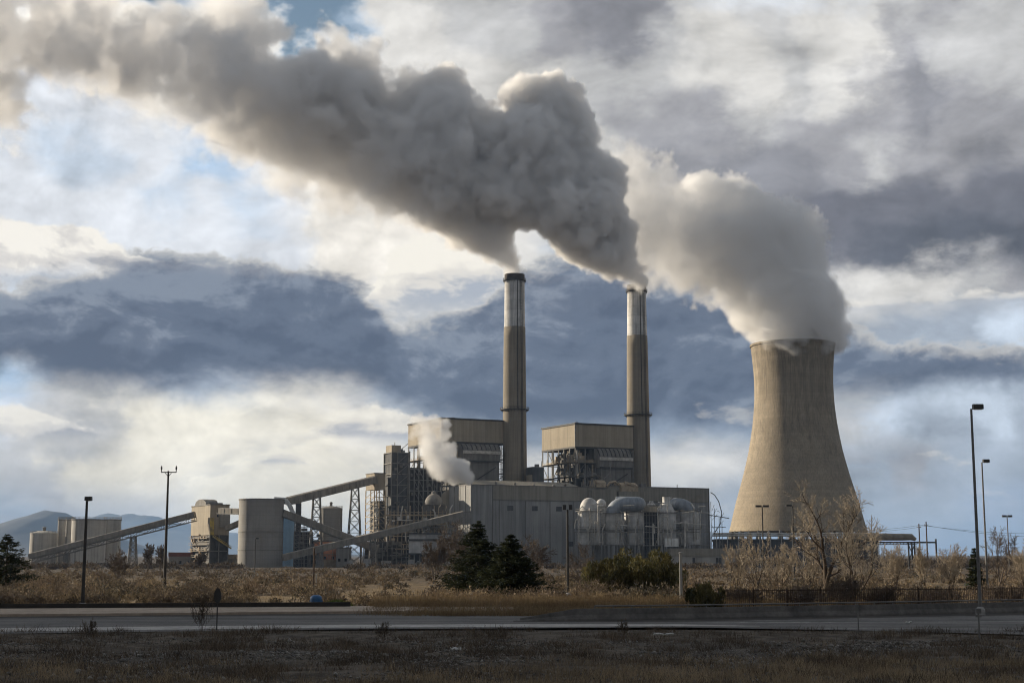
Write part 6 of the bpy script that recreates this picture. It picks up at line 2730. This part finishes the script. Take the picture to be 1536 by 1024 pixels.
    c00, c10 = lerp(samp(0), samp(1), fr[0]), lerp(samp(nx), samp(nx + 1), fr[0])
    c01, c11 = lerp(samp(nxy), samp(nxy + 1), fr[0]), lerp(samp(nxy + nx), samp(nxy + nx + 1), fr[0])
    f = lerp(lerp(c00, c10, fr[1]), lerp(c01, c11, fr[1]), fr[2])
    vo = g.new('ShaderNodeTexVoronoi')
    vo.feature = 'F1'
    g.put(vo.inputs['Vector'], g.vmath('ADD', so, g.vmath('SCALE', nv2, s=warp[0] * 0.25)))
    vo.inputs['Scale'].default_value = 1 / bill[0]
    vo.inputs['Detail'].default_value = 3.0
    vo.inputs['Roughness'].default_value = 0.62
    vo.inputs['Lacunarity'].default_value = 2.2
    vo.normalize = True
    bamp = g.maprange(far, 0.0, 1.0, bill[1], bill[2], 'LINEAR')
    b = g.math('MULTIPLY', g.math('SUBTRACT', 0.42, vo.outputs[0]), bamp)
    fn = g.noise(so, 1 / fine[0], 5.0, 0.62).outputs[0]
    famp = g.maprange(far, 0.0, 1.0, fine[1], fine[2], 'LINEAR')
    b2 = g.math('MULTIPLY', g.math('SUBTRACT', fn, 0.5), famp)
    bb = g.math('ADD', b, b2)
    if calm is not None:
        bb = g.math('MULTIPLY', bb, calm)
        # small tight billows close to the outlets
        vo2 = g.new('ShaderNodeTexVoronoi')
        vo2.feature = 'F1'
        g.put(vo2.inputs['Vector'], so)
        vo2.inputs['Scale'].default_value = 1 / 8.0
        vo2.inputs['Detail'].default_value = 1.0
        bb = g.math('MULTIPLY_ADD', g.math('SUBTRACT', 0.45, vo2.outputs[0]), g.maprange(calm, 0.2, 1.0, 5.0, 3.5, 'LINEAR'), bb)
        # holes torn into the drifting part
        hn = g.noise(g.vmath('ADD', so, (9.0, 3.0, 9.5)), 1 / 42.0, 4.0, 0.55).outputs[0]
        bb = g.math('SUBTRACT', bb, g.math('MULTIPLY', g.math('MAXIMUM', g.math('SUBTRACT', hn, 0.52), 0.0), g.maprange(far, 0.05, 0.6, 0.0, 190.0)))
    dd = g.math('ADD', f, bb)
    ew = g.maprange(far, 0.0, 1.0, edge[0], edge[1], 'LINEAR')
    q = g.maprange(g.math('DIVIDE', dd, ew), 0.0, 1.0)
    dn = g.maprange(far, 0.0, 1.0, dens[0], dens[1], 'LINEAR')
    # thin, sun-filled fringes round a denser core, and uneven density inside
    core = g.maprange(dd, 0.0, g.maprange(far, 0.0, 1.0, core_d[0], core_d[1], 'LINEAR'), 0.42, 1.0)
    blot = g.maprange(g.noise(so, 1 / (warp[0] * 0.5), 3.0, 0.6).outputs[0], 0.3, 0.7, 0.3, 1.5, 'LINEAR')
    blot = lerp(1.0, blot, g.maprange(far, 0.0, 0.35, 0.3, 1.0))
    q = g.math('MULTIPLY', g.math('MULTIPLY', g.math('MULTIPLY', q, dn), sd.outputs[0]), g.math('MULTIPLY', core, blot))
    vc = g.new('GeometryNodeVolumeCube')
    g.link(q, vc.inputs['Density'])
    vc.inputs['Min'].default_value = tuple(lo)
    vc.inputs['Max'].default_value = tuple(hi)
    for ax, i in zip('XYZ', range(3)):
        vc.inputs['Resolution ' + ax].default_value = int((hi[i] - lo[i]) / voxel)
    sm = g.new('GeometryNodeSetMaterial')
    sm.inputs['Material'].default_value = mat
    g.link(vc.outputs[0], sm.inputs[0])
    g.link(sm.outputs[0], go.inputs[0])
    md = ob.modifiers.new('plume', 'NODES')
    md.node_group = tree
    me.materials.append(mat)
    print(name, n, [int((hi[i] - lo[i]) / voxel) for i in range(3)])
    tag(ob, kind_label[0], kind_label[1], kind='stuff')
    return ob


def smoke_mat(name, color, aniso, dens):
    m = bpy.data.materials.new(name)
    m.use_nodes = True
    t = NT(m.node_tree)
    t.n.clear()
    pv = t.new('ShaderNodeVolumePrincipled')
    pv.inputs['Color'].default_value = rgba(color)
    pv.inputs['Density'].default_value = dens
    pv.inputs['Anisotropy'].default_value = aniso
    o = t.new('ShaderNodeOutputMaterial')
    t.link(pv.outputs[0], o.inputs['Volume'])
    return m


MAIN = [(772, 411, 14), (771, 402, 16), (759, 388, 21), (742, 368, 29), (722, 348, 36), (700, 325, 46), (672, 296, 55), (742, 330, 36), (640, 280, 48),
        (700, 270, 62), (740, 275, 60), (775, 285, 60), (650, 225, 85), (600, 230, 75), (560, 250, 50, .30), (590, 180, 60), (530, 190, 90),
        (520, 255, 45, .25), (470, 180, 90), (470, 245, 40, .25), (430, 150, 80), (425, 220, 44, .28), (380, 130, 85), (350, 165, 52, .35), (320, 110, 80),
        (265, 90, 75), (240, 125, 42, .35), (200, 80, 70, 1.5), (150, 60, 62, 1.9), (110, 45, 56, 2.2), (60, 48, 54, 2.2), (20, 45, 54, 2.0), (-30, 40, 58, 2.0), (2, 138, 30, 3.0), (-20, 110, 44, 2.5),
        (825, 165, 46), (855, 200, 40), (795, 155, 36), (868, 215, 26), (800, 215, 62), (750, 225, 50), (715, 205, 45),
        (660, 150, 46), (690, 170, 24), (622, 155, 40), (520, 120, 50), (440, 95, 34), 
        (380, 30, 30, .5),
        (620, 302, 30, .25), (585, 292, 36, .25), (540, 284, 36, .25), (500, 284, 32, .25), (460, 268, 30, .25), (420, 248, 28, .25), (380, 214, 32, .25), (335, 192, 28, .25), (285, 162, 26, .25), (185, 122, 28, .25), (125, 86, 26, .25),
        (640, 280, 40, .5), (340, 45, 50, .5), (250, 35, 36, .5), (405, 70, 34, .6), (550, 80, 26, .6), (500, 75, 28, .6),
        # second chimney
        (958, 427, 14), (957, 418, 15), (948, 406, 20), (932, 392, 27), (912, 380, 34), (888, 366, 40), (862, 345, 46), (952, 396, 14), (840, 310, 55),
        (885, 320, 56), (922, 352, 34), (860, 270, 60), (890, 275, 42), (820, 275, 60)]
TOWER = [(1190, 508, 26), (1164, 503, 22), (1220, 506, 26), (1170, 498, 36), (1212, 496, 36), (1190, 480, 72), (1170, 450, 68), (1215, 470, 52), (1180, 440, 68), (1140, 440, 52), (1150, 395, 70),
         (1120, 400, 62), (1115, 355, 75), (1070, 370, 70), (1075, 330, 68), (1020, 330, 68), (1030, 375, 48), (970, 330, 62), (925, 320, 50),
         (1205, 335, 24), (1220, 352, 18), (1242, 470, 30), (1232, 440, 28), (1180, 340, 40), (1180, 390, 50), (985, 290, 40), (1225, 505, 38), (890, 300, 60), (935, 270, 48), (1000, 270, 34), (850, 290, 50), (965, 365, 40), (905, 345, 40), (800, 270, 50), (925, 250, 34), (875, 240, 45), (1055, 345, 48, 1.8), (1015, 325, 52, 2.4), (975, 305, 52, 2.6), (1010, 285, 36, 1.8), (940, 300, 48, 2.6), (1080, 300, 36, 1.4)]
CURLS = [(1174, 520, 8), (1188, 524, 12), (1204, 522, 13), (1222, 521, 12), (1240, 517, 14), (1246, 505, 14), (1200, 508, 18)]
PUFF = [(703, 722, 4), (701, 718, 7), (696, 713, 11), (684, 706, 18), (668, 700, 20), (655, 688, 20), (646, 672, 18), (642, 655, 15), (636, 640, 12), (652, 636, 11), (664, 652, 11), (674, 674, 10), (628, 630, 8), (622, 650, 7), (668, 634, 7)]
if SMOKE:
    m_smoke = smoke_mat('smoke', (0.988, 0.984, 0.98), 0.15, 0.16)
    m_steam = smoke_mat('steam', (0.999, 0.9985, 0.998), 0.0, 0.16)
    plume('smoke_plume', puffs_px(MAIN, 855, 3), 4.0, VOX, m_smoke, (60, 5, 46), (25, 18, 58), (0.7, 3.2), (9, 9, 28), (2.4, 0.27),
          ('thick grey smoke drifting off the two tall chimneys', 'smoke'), 70, -300, 1, roots=(at(772, 411, 850), at(957, 427, 872)))
    plume('steam_plume', np.concatenate([puffs_px(TOWER, TOWER_Y + 3, 5, yj=.2), puffs_px(CURLS, TOWER_Y - 21, 6, yj=.1)]), 4.0, VOX, m_steam, (55, 7, 42), (25, 26, 54), (0.8, 3.6), (9, 10, 22), (1.0, 0.30),
          ('pale steam billowing from the cooling tower rim', 'steam'), 178, 50, 2, roots=(at(1165, 525, TOWER_Y), at(1215, 525, TOWER_Y)), root_r=50)
    plume('steam_cloud', puffs_px(PUFF, 770, 9), 1.2, VOX * 0.5, m_steam, (14, 2.5, 8), (6, 4.5, 9.5), (0.4, 1.4), (3, 2.2, 5.0), (4.5, 1.8),
          ('small white steam puff rising before the left boiler house', 'steam'), -25, -50, 3, (2, 8))
sc.cycles.volume_bounces = 12
sc.cycles.max_bounces = 12
sc.cycles.volume_step_rate = 2.0
sc.cycles.volume_max_steps = 256
sc.cycles.use_adaptive_sampling = True
sc.cycles.adaptive_threshold = 0.025
sc.cycles.adaptive_min_samples = 24
# ------------------------------------------------------------------ air
def haze():
    m = bpy.data.materials.new('haze')
    m.use_nodes = True
    t = NT(m.node_tree)
    t.n.clear()
    pv = t.new('ShaderNodeVolumePrincipled')
    pv.inputs['Color'].default_value = (0.42, 0.64, 1.0, 1)
    pv.inputs['Density'].default_value = HAZE
    pv.inputs['Anisotropy'].default_value = 0.0
    o = t.new('ShaderNodeOutputMaterial')
    t.link(pv.outputs[0], o.inputs['Volume'])
    ob = MB().box(-24000, 24000, -300, 24000, -12, 440).build('haze', m)
    tag(ob, kind='stuff')


if HAZE:
    haze()
